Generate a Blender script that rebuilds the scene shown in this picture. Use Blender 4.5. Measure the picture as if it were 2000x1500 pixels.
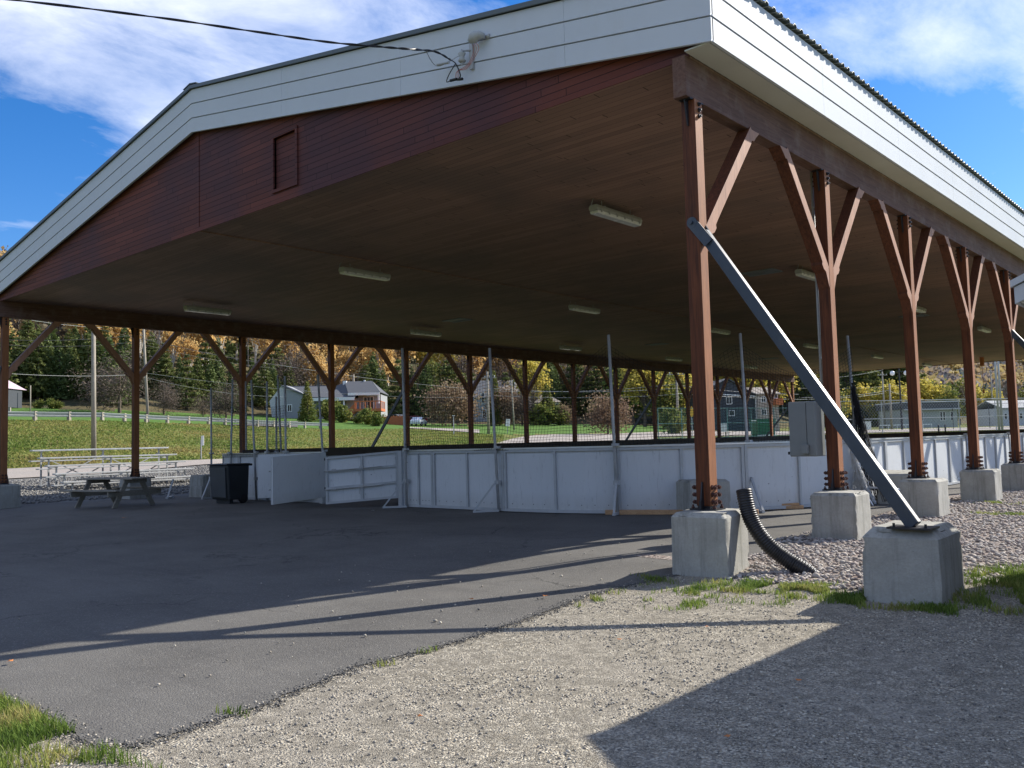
import bpy, bmesh, math, random
import numpy as np
from mathutils import Vector, Matrix, noise
random.seed(7); rng = np.random.default_rng(7)
D = bpy.data; SC = bpy.context.scene; COL = SC.collection
for o in list(D.objects): D.objects.remove(o)

# ---------------------------------------------------------------- camera
YAW, PITCH, ROLL, FOC = -0.7251, 0.0668, -0.0254, 1700.0      # focal length in pixels of a 2000 px wide frame
CAM = np.array([4.839, -8.586, 1.406])
def _axes():
    cy, sy = math.cos(YAW), math.sin(YAW)
    f = np.array([sy*math.cos(PITCH), cy*math.cos(PITCH), math.sin(PITCH)])
    r = np.array([cy, -sy, 0.]); u = np.cross(r, f)
    c, s = math.cos(ROLL), math.sin(ROLL)
    return r*c+u*s, -r*s+u*c, f
RT, UP, FW = _axes()
cd = D.cameras.new('camera'); cam = D.objects.new('camera', cd); COL.objects.link(cam)
cd.sensor_width = 36; cd.lens = 36*FOC/2000; cd.clip_start = .05; cd.clip_end = 6000
M = Matrix(((RT[0], UP[0], -FW[0], CAM[0]), (RT[1], UP[1], -FW[1], CAM[1]), (RT[2], UP[2], -FW[2], CAM[2]), (0, 0, 0, 1)))
cam.matrix_world = M
SC.camera = cam
def at(x, y, d):                                   # photo pixel + distance ahead -> a point in the place
    return CAM + d*(FW + RT*(x-1000)/FOC - UP*(y-750)/FOC)

# ---------------------------------------------------------------- sky and sun
SUNV = Vector((1.0, 2.6, 1.93)).normalized()
EL = math.asin(SUNV.z); AZ = math.atan2(SUNV.x, SUNV.y)
w = D.worlds.new('World'); SC.world = w; w.use_nodes = True
nt = w.node_tree; N = nt.nodes; L = nt.links
for n in list(N): N.remove(n)
out = N.new('ShaderNodeOutputWorld'); bg = N.new('ShaderNodeBackground'); L.new(bg.outputs[0], out.inputs[0])
sky = N.new('ShaderNodeTexSky'); sky.sky_type = 'NISHITA'; sky.sun_disc = False
sky.sun_elevation = EL; sky.sun_rotation = AZ; sky.altitude = 300; sky.air_density = 1.0; sky.dust_density = .35; sky.ozone_density = 2.2
bg.inputs[1].default_value = .10
tc = N.new('ShaderNodeTexCoord'); sep = N.new('ShaderNodeSeparateXYZ'); L.new(tc.outputs['Generated'], sep.inputs[0])
def mnode(op, a, b=None, c=None):
    n = N.new('ShaderNodeMath'); n.operation = op
    for i, v in enumerate((a, b, c)):
        if v is None: continue
        if isinstance(v, (int, float)): n.inputs[i].default_value = v
        else: L.new(v, n.inputs[i])
    return n.outputs[0]
zc = mnode('MAXIMUM', sep.outputs[2], 0.0); den = mnode('ADD', zc, .14)
px = mnode('DIVIDE', sep.outputs[0], den); py = mnode('DIVIDE', sep.outputs[1], den)
cmb = N.new('ShaderNodeCombineXYZ'); L.new(px, cmb.inputs[0]); L.new(py, cmb.inputs[1])
def cloud(loc, rot, scl, scale, detail, rough, dist):
    mp = N.new('ShaderNodeMapping'); mp.inputs['Location'].default_value = loc; mp.inputs['Rotation'].default_value = (0, 0, rot); mp.inputs['Scale'].default_value = scl
    L.new(cmb.outputs[0], mp.inputs[0]); nz = N.new('ShaderNodeTexNoise'); nz.inputs['Scale'].default_value = scale
    nz.inputs['Detail'].default_value = detail; nz.inputs['Roughness'].default_value = rough; nz.inputs['Distortion'].default_value = dist
    L.new(mp.outputs[0], nz.inputs['Vector']); return nz.outputs['Fac']
big = cloud((1.3, .4, 0), .9, (1, .7, 1), .85, 4, .55, .15)
fine = cloud((3.1, 7.7, 0), .75, (1, .6, 1), 3.2, 10, .64, .35)
mixv = mnode('ADD', mnode('MULTIPLY', big, .62), mnode('MULTIPLY', fine, .42))
def clear_patch(v, px_, py_, a0, a1, amt):             # an opening in the cloud cover
    d = FW + RT*(px_-1000)/FOC - UP*(py_-750)/FOC; d = d/np.linalg.norm(d); dt = N.new('ShaderNodeVectorMath'); dt.operation = 'DOT_PRODUCT'; L.new(tc.outputs['Generated'], dt.inputs[0]); dt.inputs[1].default_value = tuple(d)
    mr = N.new('ShaderNodeMapRange'); mr.interpolation_type = 'SMOOTHSTEP'; L.new(dt.outputs['Value'], mr.inputs[0]); mr.inputs[1].default_value = math.cos(math.radians(a0)); mr.inputs[2].default_value = math.cos(math.radians(a1)); mr.inputs[3].default_value = 0; mr.inputs[4].default_value = amt
    return mnode('SUBTRACT', v, mr.outputs[0])
mixv = clear_patch(mixv, 60, 430, 9.5, 3, .11); mixv = clear_patch(mixv, 1820, 290, 7, 1.5, .08); mixv = clear_patch(mixv, 300, 150, 8, 1, -.02)
rp = N.new('ShaderNodeValToRGB'); L.new(mixv, rp.inputs[0])
rp.color_ramp.elements[0].position = .455; rp.color_ramp.elements[0].color = (0, 0, 0, 1)
rp.color_ramp.elements[1].position = .71; rp.color_ramp.elements[1].color = (.95, .95, .95, 1)
mx = N.new('ShaderNodeMix'); mx.data_type = 'RGBA'; L.new(rp.outputs[0], mx.inputs[0])
hs = N.new('ShaderNodeHueSaturation'); hs.inputs['Saturation'].default_value = 1.3; hs.inputs['Value'].default_value = 1.0
tn = N.new('ShaderNodeMix'); tn.data_type = 'RGBA'; tn.blend_type = 'MULTIPLY'; tn.inputs[0].default_value = 1; L.new(sky.outputs[0], tn.inputs[6]); tn.inputs[7].default_value = (.90, .93, 1.10, 1)
L.new(tn.outputs[2], hs.inputs['Color'])
L.new(hs.outputs[0], mx.inputs[6]); mx.inputs[7].default_value = (8.4, 8.7, 9.6, 1); L.new(mx.outputs[2], bg.inputs[0])
sd = D.lights.new('sun', 'SUN'); so = D.objects.new('sun', sd); COL.objects.link(so)
sd.energy = 5.0; sd.angle = math.radians(.53); sd.color = (1, .94, .84)
so.rotation_euler = SUNV.to_track_quat('Z', 'Y').to_euler(); so.location = (20, 50, 40)
SC.view_settings.view_transform = 'Standard'; SC.view_settings.look = 'None'; SC.view_settings.exposure = 0.7; SC.view_settings.gamma = 1
SC.render.engine = 'CYCLES'
try:
    SC.cycles.max_bounces = 6; SC.cycles.diffuse_bounces = 4; SC.cycles.transparent_max_bounces = 8
except Exception: pass

# ---------------------------------------------------------------- materials
MATS = {}
class NB:                                            # tiny node builder
    def __init__(s, name):
        s.m = D.materials.new(name); s.m.use_nodes = True; s.t = s.m.node_tree; s.N = s.t.nodes; s.L = s.t.links
        s.b = s.N['Principled BSDF']; s.o = s.N['Material Output']; s.tc = s.N.new('ShaderNodeTexCoord'); MATS[name] = s.m
    def n(s, typ, **kw):
        x = s.N.new(typ)
        for k, v in kw.items(): setattr(x, k, v)
        return x
    def put(s, inp, v):
        if isinstance(v, (int, float)): inp.default_value = v
        elif isinstance(v, (tuple, list)): inp.default_value = tuple(v) if len(v) == len(inp.default_value) else tuple(v)+(1,)
        else: s.L.new(v, inp)
    def map(s, scale=(1, 1, 1), rot=(0, 0, 0), loc=(0, 0, 0), src='Object'):
        m = s.n('ShaderNodeMapping'); m.inputs['Scale'].default_value = scale; m.inputs['Rotation'].default_value = rot; m.inputs['Location'].default_value = loc
        s.L.new(s.tc.outputs[src] if isinstance(src, str) else src, m.inputs[0]); return m.outputs[0]
    def noise(s, vec, scale=5, detail=4, rough=.55, dist=0, out='Fac'):
        x = s.n('ShaderNodeTexNoise'); s.L.new(vec, x.inputs['Vector']); x.inputs['Scale'].default_value = scale
        x.inputs['Detail'].default_value = detail; x.inputs['Roughness'].default_value = rough; x.inputs['Distortion'].default_value = dist; return x.outputs[out]
    def vor(s, vec, scale=5, feat='F1', out='Distance', rnd=1):
        x = s.n('ShaderNodeTexVoronoi', feature=feat); s.L.new(vec, x.inputs['Vector']); x.inputs['Scale'].default_value = scale
        x.inputs['Randomness'].default_value = rnd; return x.outputs[out]
    def ramp(s, v, stops, interp='LINEAR'):
        r = s.n('ShaderNodeValToRGB'); r.color_ramp.interpolation = interp; s.L.new(v, r.inputs[0]); e = r.color_ramp.elements
        while len(e) < len(stops): e.new(.5)
        for i, (p, c) in enumerate(stops):
            e[i].position = p; e[i].color = (c, c, c, 1) if isinstance(c, (int, float)) else tuple(c)+(1,)
        return r.outputs[0]
    def mix(s, f, a, b, mode='MIX'):
        x = s.n('ShaderNodeMix', data_type='RGBA', blend_type=mode); s.put(x.inputs[0], f); s.put(x.inputs[6], a); s.put(x.inputs[7], b); return x.outputs[2]
    def math(s, op, a, b=0.0, c=None):
        x = s.n('ShaderNodeMath', operation=op); s.put(x.inputs[0], a); s.put(x.inputs[1], b)
        if c is not None: s.put(x.inputs[2], c)
        return x.outputs[0]
    def sep(s, vec):
        x = s.n('ShaderNodeSeparateXYZ'); s.L.new(vec, x.inputs[0]); return x.outputs
    def rgbf(s, c):
        x = s.n('ShaderNodeRGBToBW'); s.L.new(c, x.inputs[0]); return x.outputs[0]
    def bump(s, h, dist=.01, strength=1.0, normal=None):
        b = s.n('ShaderNodeBump'); b.inputs['Distance'].default_value = dist; b.inputs['Strength'].default_value = strength
        s.L.new(h, b.inputs['Height'])
        if normal is not None: s.L.new(normal, b.inputs['Normal'])
        return b.outputs[0]
    def fin(s, col, rough=.8, metal=0, nrm=None, spec=None):
        s.put(s.b.inputs['Base Color'], col); s.put(s.b.inputs['Roughness'], rough); s.put(s.b.inputs['Metallic'], metal)
        if nrm is not None: s.L.new(nrm, s.b.inputs['Normal'])
        if spec is not None: s.b.inputs['Specular IOR Level'].default_value = spec
        return s.m
    def rand(s):
        return s.n('ShaderNodeObjectInfo').outputs['Random']

def mat_wood(name, c1, c2, axis, rough=.7, scale=1.0, wear=None, sun_side=None):
    k = NB(name); sc = [14*scale]*3; sc[axis] = .6*scale
    v = k.map(tuple(sc)); g = k.noise(v, 2.2, 8, .65, .6); s2 = [60*scale]*3; s2[axis] = 2*scale
    g2 = k.noise(k.map(tuple(s2)), 3, 3, .6)
    big = k.noise(k.map((.7, .7, .7)), 1.4, 4, .6)
    f = k.math('ADD', k.math('MULTIPLY', g, .7), k.math('MULTIPLY', big, .3))
    col = k.mix(k.ramp(f, [(.38, 0.), (.62, 1.)]), c1, c2)
    col = k.mix(k.ramp(g2, [(.5, 0.), (.75, .5)]), col, tuple(x*.35 for x in c1))
    if sun_side:  # sunlit tone painted into the colour of faces turned toward +X
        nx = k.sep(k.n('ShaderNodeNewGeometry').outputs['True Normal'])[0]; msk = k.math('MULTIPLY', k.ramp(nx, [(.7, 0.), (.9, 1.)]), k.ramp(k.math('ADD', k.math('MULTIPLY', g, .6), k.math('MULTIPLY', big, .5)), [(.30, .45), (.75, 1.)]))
        col = k.mix(msk, col, k.mix(k.ramp(g2, [(.35, 0.), (.7, 1.)]), sun_side, tuple(x*.62 for x in sun_side)))
    if wear: col = k.mix(k.ramp(k.noise(k.map((1, 1, 1)), 3.1, 6, .7), [(.5, 0.), (.78, .75)]), col, wear)
    return k.fin(col, rough, 0, k.bump(g2, .002, .6), .3)
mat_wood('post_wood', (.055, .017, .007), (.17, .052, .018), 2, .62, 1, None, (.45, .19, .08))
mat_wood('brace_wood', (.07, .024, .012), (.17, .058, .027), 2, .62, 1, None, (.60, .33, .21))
mat_wood('beam_wood', (.10, .05, .036), (.19, .105, .075), 1, .75, 1, (.24, .18, .15))
mat_wood('plank_wood', (.42, .25, .13), (.6, .38, .21), 0, .8)
mat_wood('grey_wood', (.20, .18, .145), (.34, .31, .25), 0, .85)
mat_wood('pole_wood', (.26, .23, .18), (.42, .38, .31), 2, .9)
mat_wood('deck_wood', (.42, .13, .05), (.55, .19, .08), 0, .7)

def mat_boards(name, axis_h, period, c1, c2, c3, seglen=2.4, gap=.09, rough=.7):
    """tongue-and-groove boards: axis_h = coordinate across the boards, boards run along X"""
    k = NB(name); o = k.sep(k.tc.outputs['Object']); h = k.math('DIVIDE', o[axis_h], period)
    row = k.math('FLOOR', h); fr = k.math('FRACT', h)
    wn = k.n('ShaderNodeTexWhiteNoise', noise_dimensions='1D'); k.L.new(row, wn.inputs['W'])
    xs = k.math('ADD', k.math('DIVIDE', o[0], seglen), k.math('MULTIPLY', wn.outputs[0], 7.3)); seg = k.math('FLOOR', xs); sf = k.math('FRACT', xs)
    w2 = k.n('ShaderNodeTexWhiteNoise', noise_dimensions='2D'); cv = k.n('ShaderNodeCombineXYZ'); k.L.new(row, cv.inputs[0]); k.L.new(seg, cv.inputs[1]); k.L.new(cv.outputs[0], w2.inputs['Vector'])
    sc = [1.2, 1.2, 1.2]; sc[axis_h] = 26
    gr = k.noise(k.map(tuple(sc)), 3, 7, .65, .8); bl = k.noise(k.map((.32, .32, .32)), 1.5, 3, .5)
    sc2 = [5, 5, 5]; sc2[axis_h] = 9
    kn = k.ramp(k.vor(k.map(tuple(sc2)), 1.1), [(.05, 1.), (.09, 0.)])
    f = k.math('ADD', k.math('MULTIPLY', w2.outputs[0], .55), k.math('MULTIPLY', gr, .45))
    col = k.mix(f, c1, c2); col = k.mix(k.ramp(bl, [(.42, 0.), (.62, .7)]), col, c3)
    col = k.mix(k.math('MULTIPLY', kn, .6), col, tuple(x*.3 for x in c1))
    ed = k.math('MAXIMUM', k.math('LESS_THAN', fr, gap), k.math('LESS_THAN', sf, .004))
    col = k.mix(k.math('MULTIPLY', ed, .9), col, tuple(x*.12 for x in c1))
    hb = k.math('MULTIPLY', ed, -1.0)
    return k.fin(col, rough, 0, k.bump(hb, .006, .8, k.bump(gr, .002, .3)), .3)
mat_boards('siding_wood', 2, .1, (.085, .024, .017), (.20, .055, .034), (.065, .030, .040))
mat_boards('ceiling_wood', 1, .125, (.235, .142, .108), (.42, .255, .188), (.20, .14, .115), 3.0, .035)

def mat_plain(name, c, rough=.6, metal=0, var=.15, scale=3, bump=0, bscale=30, spec=.5, dirt=None):
    k = NB(name); nz = k.noise(k.map((1, 1, 1)), scale, 6, .62)
    col = k.mix(k.ramp(nz, [(.3, 0.), (.7, 1.)]), tuple(x*(1-var) for x in c), tuple(min(1, x*(1+var)) for x in c))
    if dirt: col = k.mix(k.ramp(k.noise(k.map((1, 1, .35)), scale*2.3, 8, .7), [(.52, 0.), (.8, dirt[1])]), col, dirt[0])
    nrm = k.bump(k.noise(k.map((1, 1, 1)), bscale, 5, .6), bump) if bump else None
    return k.fin(col, k.ramp(nz, [(.2, max(0., rough-.08)), (.8, min(1., rough+.08))]), metal, nrm, spec)
def mat_boardp():
    k = NB('board_plastic'); z = k.sep(k.tc.outputs['Object'])[2]; v = k.tc.outputs['Object']
    base = k.mix(k.noise(v, 1.3, 5), (.56, .585, .60), (.66, .68, .69))
    low = k.math('MULTIPLY', k.ramp(z, [(.04, 1.), (.42, 0.)]), k.noise(k.map((3, 3, 1.2)), 2.5, 7, .7)); base = k.mix(k.math('MULTIPLY', low, .9), base, (.36, .35, .31))
    sc = k.ramp(k.noise(k.map((9, 9, 1.6), (0, .5, 0)), 1.7, 6, .75, 1.2), [(.57, 0.), (.66, .5)]); base = k.mix(sc, base, (.36, .37, .38))
    pk = k.math('MULTIPLY', k.ramp(k.vor(k.map((1, 1, 1.4)), 3.1), [(.035, 1.), (.07, 0.)]), k.ramp(k.noise(v, 1.1, 2), [(.47, 0.), (.55, .85)])); base = k.mix(pk, base, (.12, .12, .13))
    run = k.ramp(k.noise(k.map((14, 14, .35)), 1.5, 5, .7), [(.56, 0.), (.75, .3)]); base = k.mix(run, base, (.45, .46, .44))
    return k.fin(base, .5, 0, k.bump(k.noise(v, 1.1, 3), .01), .4)
mat_plain('white_metal', (.60, .635, .675), .62, 0, .03, 1.2, .002, 1.2, .15, ((.50, .49, .44), .25))
mat_plain('soffit_white', (.58, .58, .52), .6, 0, .05, 2)
mat_plain('seam_grey', (.22, .24, .26), .6)
mat_plain('roof_green', (.10, .12, .12), .45, .2, .1, 2, 0)
mat_plain('steel_blue', (.045, .058, .078), .42, .0, .15, 4, .0004, 60, .5, ((.11, .115, .12), .55))
mat_plain('steel_black', (.03, .03, .035), .5, .4)
mat_plain('bolt_rust', (.085, .036, .028), .55, .3, .25, 40)
mat_plain('galv', (.42, .43, .43), .5, .15, .12, 6)
mat_plain('aluminium', (.62, .64, .66), .38, .6, .08, 4)
mat_boardp()
mat_plain('board_frame', (.43, .45, .46), .5, .1, .1, 5)
mat_plain('rail_brown', (.085, .07, .055), .8, 0, .2, 4)
mat_plain('rubber_black', (.012, .012, .014), .42, 0, .1, 4)
mat_plain('bin_plastic', (.022, .026, .03), .5, 0, .15, 6)
mat_plain('bin_panel', (.06, .066, .072), .5)
mat_plain('box_grey', (.20, .215, .215), .5, .1, .06, 6)
mat_plain('lamp_housing', (.42, .43, .415), .5, 0, .06, 4)
mat_plain('lamp_lens', (.80, .82, .82), .25, 0, .03, 8)
mat_plain('net_black', (.018, .02, .024), .8)
mat_plain('net_white', (.7, .7, .68), .8)
mat_plain('cable_black', (.012, .012, .014), .5)
mat_plain('cable_pale', (.38, .39, .38), .6)
mat_plain('copper_red', (.45, .10, .07), .5)
mat_plain('shingle_grey', (.085, .09, .10), .9, 0, .25, 12)
mat_plain('shingle_tan', (.28, .24, .20), .9, 0, .2, 12)
mat_plain('wall_pale', (.50, .51, .52), .8, 0, .05, 3)
mat_plain('wall_grey', (.28, .29, .30), .8, 0, .06, 3)
mat_plain('wall_stone', (.38, .33, .28), .9, 0, .2, 14)
mat_plain('wall_dark', (.045, .052, .062), .8, 0, .1, 5)
mat_plain('trim_white', (.78, .78, .76), .6, 0, .03, 3)
mat_plain('glass_dark', (.03, .035, .04), .12, 0, .1, 2)
mat_plain('fence_green', (.10, .22, .20), .5, .2)
mat_plain('dumpster_green', (.01, .12, .055), .5)
mat_plain('car_red', (.30, .015, .02), .25)
mat_plain('car_white', (.72, .73, .75), .25)
mat_plain('car_blue', (.05, .08, .14), .25)
mat_plain('paint_yellow', (.75, .42, .02), .5)
mat_plain('paint_orange', (.55, .2, .07), .6)
mat_plain('hall_wall', (.36, .38, .35), .85)
mat_plain('roof_light', (.33, .34, .34), .8)
mat_plain('pink_roof', (.48, .36, .41), .6)
mat_plain('rail_steel', (.15, .18, .185), .5, .2)
mat_plain('leaf_brown', (.45, .16, .04), .7, 0, .3, 30)
mat_plain('trunk_bark', (.13, .10, .075), .95, 0, .3, 8, .02, 12)
mat_plain('birch_bark', (.52, .49, .43), .85, 0, .25, 6)

def mat_concrete():
    k = NB('concrete'); v = k.map((1, 1, 1)); rn = k.n('ShaderNodeObjectInfo').outputs['Random']
    ad = k.n('ShaderNodeVectorMath', operation='ADD'); k.L.new(k.tc.outputs['Object'], ad.inputs[0])
    cb = k.n('ShaderNodeCombineXYZ'); k.L.new(k.math('MULTIPLY', rn, 40.), cb.inputs[0]); k.L.new(k.math('MULTIPLY', rn, 23.), cb.inputs[1]); k.L.new(cb.outputs[0], ad.inputs[1])
    v = ad.outputs[0]
    a = k.noise(v, 2.6, 8, .65); b = k.noise(v, 38, 6, .7); st = k.n('ShaderNodeMapping'); st.inputs['Scale'].default_value = (7, 7, .5); k.L.new(v, st.inputs[0])
    s = k.noise(st.outputs[0], 1.3, 6, .7); pit = k.ramp(k.vor(v, 17), [(.03, 1.), (.07, 0.)]); pit2 = k.ramp(k.noise(v, 5, 3), [(.5, 0.), (.6, 1.)])
    pits = k.math('MULTIPLY', pit, pit2)
    col = k.mix(k.ramp(a, [(.3, 0.), (.7, 1.)]), (.30, .295, .265), (.44, .43, .39))
    col = k.mix(k.ramp(s, [(.5, 0.), (.70, .75)]), col, (.15, .15, .125)); col = k.mix(k.ramp(b, [(.4, 0.), (.75, .35)]), col, (.2, .195, .17))
    col = k.mix(k.math('MULTIPLY', pits, .8), col, (.07, .065, .055))
    h = k.math('SUBTRACT', k.math('ADD', k.math('MULTIPLY', b, .5), a), pits)
    return k.fin(col, .92, 0, k.bump(h, .012, .7), .25)
mat_concrete()

def mat_asphalt():
    k = NB('asphalt'); v = k.tc.outputs['Object']; g = k.vor(v, 95, 'F1', 'Color'); gd = k.vor(v, 95); big = k.noise(v, .55, 6, .62); m = k.noise(v, 4.5, 6, .7)
    sp = k.ramp(k.rgbf(g), [(.70, 0.), (.92, 1.)])
    col = k.mix(k.ramp(big, [(.35, 0.), (.68, 1.)]), (.088, .084, .078), (.138, .132, .121))
    col = k.mix(k.ramp(m, [(.4, 0.), (.75, .4)]), col, (.13, .122, .108)); col = k.mix(k.math('MULTIPLY', sp, .55), col, (.26, .25, .225))
    wv = k.n('ShaderNodeVectorMath', operation='ADD'); k.L.new(v, wv.inputs[0]); sw_ = k.n('ShaderNodeVectorMath', operation='SCALE'); sw_.inputs['Scale'].default_value = .5; k.L.new(k.noise(v, 2.2, 5, .7, 0, 'Color'), sw_.inputs[0]); k.L.new(sw_.outputs[0], wv.inputs[1])
    cr = k.ramp(k.vor(wv.outputs[0], .42, 'DISTANCE_TO_EDGE'), [(.0, 1.), (.006, 0.)]); crm = k.ramp(k.noise(v, .35, 3), [(.5, 0.), (.56, 1.)]); ck = k.math('MULTIPLY', cr, crm); col = k.mix(k.math('MULTIPLY', ck, .8), col, (.015, .015, .015))
    ty = k.ramp(k.noise(k.map((.25, 3.2, 1), (0, 0, .45)), 1.6, 4, .6), [(.55, 0.), (.72, .22)]); col = k.mix(ty, col, (.055, .053, .051))
    du = k.ramp(k.noise(v, 1.6, 8, .75), [(.56, 0.), (.76, .30)]); col = k.mix(du, col, (.19, .178, .155))
    return k.fin(col, .88, 0, k.bump(k.math('SUBTRACT', k.math('MULTIPLY', m, .3), gd), .006, .8), .3)
mat_asphalt()

def mat_gravel(name, s, cols, dirt, bd=.012, dirtamt=.45, bigs=.7):
    k = NB(name); v = k.tc.outputs['Object']
    wv = k.n('ShaderNodeVectorMath', operation='ADD'); nzc = k.noise(v, s*.35, 2, .5, 0, 'Color'); sc = k.n('ShaderNodeVectorMath', operation='SCALE'); k.L.new(nzc, sc.inputs[0]); sc.inputs['Scale'].default_value = .6/s
    k.L.new(v, wv.inputs[0]); k.L.new(sc.outputs[0], wv.inputs[1]); wv = wv.outputs[0]
    d1 = k.vor(wv, s); c1 = k.rgbf(k.vor(wv, s, 'F1', 'Color')); d2 = k.vor(wv, s*2.3); c2 = k.rgbf(k.vor(wv, s*2.3, 'F1', 'Color'))
    patch = k.noise(v, bigs, 6, .65)
    ca = k.ramp(c1, [(.2+.6*i/(len(cols)-1), c) for i, c in enumerate(cols)]); cb_ = k.ramp(c2, [(.2+.6*i/(len(cols)-1), c) for i, c in enumerate(cols)])
    sel = k.ramp(k.noise(v, s*.12, 4, .7), [(.42, 0.), (.58, 1.)])
    col = k.mix(sel, cb_, ca); hgt = k.math('MULTIPLY', k.math('SUBTRACT', 1.0, k.math('ADD', k.math('MULTIPLY', d1, sel), k.math('MULTIPLY', d2, k.math('SUBTRACT', 1.0, sel)))), 1.0)
    col = k.mix(k.ramp(patch, [(.40, 0.), (.66, dirtamt)]), col, dirt)
    gap = k.ramp(d1, [(.45, 0.), (.8, .55)]); col = k.mix(gap, col, tuple(x*.35 for x in dirt))
    return k.fin(col, .95, 0, k.bump(hgt, bd, .9), .2)
mat_gravel('gravel_fine', 72, [(.085, .08, .075), (.25, .23, .19), (.44, .395, .31), (.70, .64, .51), (.30, .25, .18)], (.37, .335, .275), .018, .8)
mat_gravel('gravel_coarse', 24, [(.13, .11, .11), (.26, .23, .21), (.36, .29, .25), (.50, .46, .41), (.24, .17, .15)], (.22, .18, .14), .03, .3)
mat_gravel('gravel_dark', 24, [(.09, .09, .09), (.16, .155, .15), (.23, .22, .20), (.32, .31, .28), (.14, .135, .13)], (.16, .15, .13), .03, .3)
mat_gravel('gravel_road', 30, [(.26, .24, .22), (.36, .32, .29), (.40, .36, .31)], (.42, .36, .30), .006, .6, .2)

def mat_stone(name, cols):
    k = NB(name); a = k.n('ShaderNodeAttribute', attribute_name='tint'); f = a.outputs['Fac']
    col = k.ramp(f, [(i/(len(cols)-1), c) for i, c in enumerate(cols)]); nz = k.noise(k.tc.outputs['Object'], 60, 4, .6)
    col = k.mix(k.ramp(nz, [(.4, 0.), (.8, .4)]), col, (.2, .18, .16))
    return k.fin(col, .85, 0, None, .3)
mat_stone('stone_round', [(.17, .155, .15), (.33, .30, .27), (.40, .34, .30), (.55, .52, .47), (.24, .19, .175), (.46, .42, .37)])
mat_stone('stone_grey', [(.10, .10, .10), (.17, .165, .155), (.24, .23, .21), (.34, .33, .30)])
mat_stone('stone_chip', [(.12, .115, .11), (.28, .26, .22), (.42, .38, .31), (.60, .55, .45), (.36, .31, .24), (.20, .19, .18)])

def mat_leaf(name, cols, trans=.35, rnd=.0, rough=.7):
    k = NB(name); a = k.n('ShaderNodeAttribute', attribute_name='tint').outputs['Fac']
    if rnd: a = k.math('FRACT', k.math('ADD', a, k.math('MULTIPLY', k.rand(), rnd)))
    cl = k.noise(k.tc.outputs['Object'], .9, 3, .6)
    f = k.math('ADD', k.math('MULTIPLY', a, .75), k.math('MULTIPLY', cl, .25))
    col = k.ramp(f, [(i/(len(cols)-1), c) for i, c in enumerate(cols)])
    k.put(k.b.inputs['Base Color'], col); k.b.inputs['Roughness'].default_value = rough; k.b.inputs['Specular IOR Level'].default_value = .15
    t = k.n('ShaderNodeBsdfTranslucent'); k.L.new(col, t.inputs[0]); ms = k.n('ShaderNodeMixShader'); ms.inputs[0].default_value = trans
    k.L.new(k.b.outputs[0], ms.inputs[1]); k.L.new(t.outputs[0], ms.inputs[2]); k.L.new(ms.outputs[0], k.o.inputs[0]); return k.m
mat_leaf('needles', [(.055, .08, .03), (.09, .125, .04), (.135, .17, .055), (.18, .20, .07)], .2)
mat_leaf('needles_pine', [(.07, .09, .03), (.11, .135, .042), (.16, .18, .055), (.21, .21, .08)], .25)
mat_leaf('leaves_orange', [(.44, .28, .11), (.56, .37, .14), (.66, .46, .19), (.52, .43, .25)], .55)
mat_leaf('leaves_yellow', [(.26, .25, .06), (.42, .37, .08), (.56, .45, .10), (.36, .33, .12)], .5)
mat_leaf('leaves_green', [(.06, .10, .025), (.12, .16, .04), (.24, .23, .06), (.32, .24, .07)], .35)
mat_leaf('twigs_brown', [(.08, .06, .045), (.13, .10, .08), (.18, .14, .11), (.24, .19, .14)], .1)
mat_leaf('leaves_rust', [(.17, .11, .075), (.25, .165, .11), (.33, .24, .15), (.25, .23, .11)], .3)
mat_leaf('forest_mix', [(.06, .085, .03), (.10, .13, .045), (.13, .13, .06), (.21, .18, .13), (.30, .25, .16), (.52, .34, .14), (.62, .44, .19), (.48, .43, .2)], .42)
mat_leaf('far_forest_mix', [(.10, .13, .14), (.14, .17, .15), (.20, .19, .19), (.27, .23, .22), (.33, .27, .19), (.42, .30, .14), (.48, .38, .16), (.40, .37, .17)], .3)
mat_leaf('grass_blade', [(.06, .11, .02), (.12, .19, .035), (.20, .27, .055), (.33, .34, .10), (.36, .27, .13)], .4)
mat_leaf('bank_blade', [(.09, .15, .03), (.17, .22, .05), (.27, .26, .08), (.32, .22, .09)], .4)

def mat_ground():
    k = NB('ground_grass'); v = k.tc.outputs['Object']; a = k.noise(v, .16, 6, .65); b = k.noise(v, 1.3, 8, .72); c = k.noise(k.map((1, 1, .2)), .45, 5, .7, 1.5)
    col = k.mix(k.ramp(a, [(.35, 0.), (.65, 1.)]), (.085, .14, .03), (.19, .20, .055))
    col = k.mix(k.ramp(c, [(.46, 0.), (.64, .85)]), col, (.27, .19, .075)); col = k.mix(k.ramp(b, [(.42, 0.), (.72, .7)]), col, (.06, .09, .022))
    return k.fin(col, .95, 0, k.bump(b, .25, .9), .1)
mat_ground()
k = NB('lawn'); b = k.noise(k.tc.outputs['Object'], 1.1, 7, .7); k.fin(k.mix(k.ramp(b, [(.35, 0.), (.7, 1.)]), (.06, .125, .025), (.12, .20, .045)), .95, 0, k.bump(b, .1), .1)
k = NB('forest_floor'); b = k.noise(k.tc.outputs['Object'], .3, 7, .7); k.fin(k.mix(k.ramp(b, [(.35, 0.), (.7, 1.)]), (.05, .055, .03), (.16, .12, .06)), .95, 0, k.bump(b, .4), .1)

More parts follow.
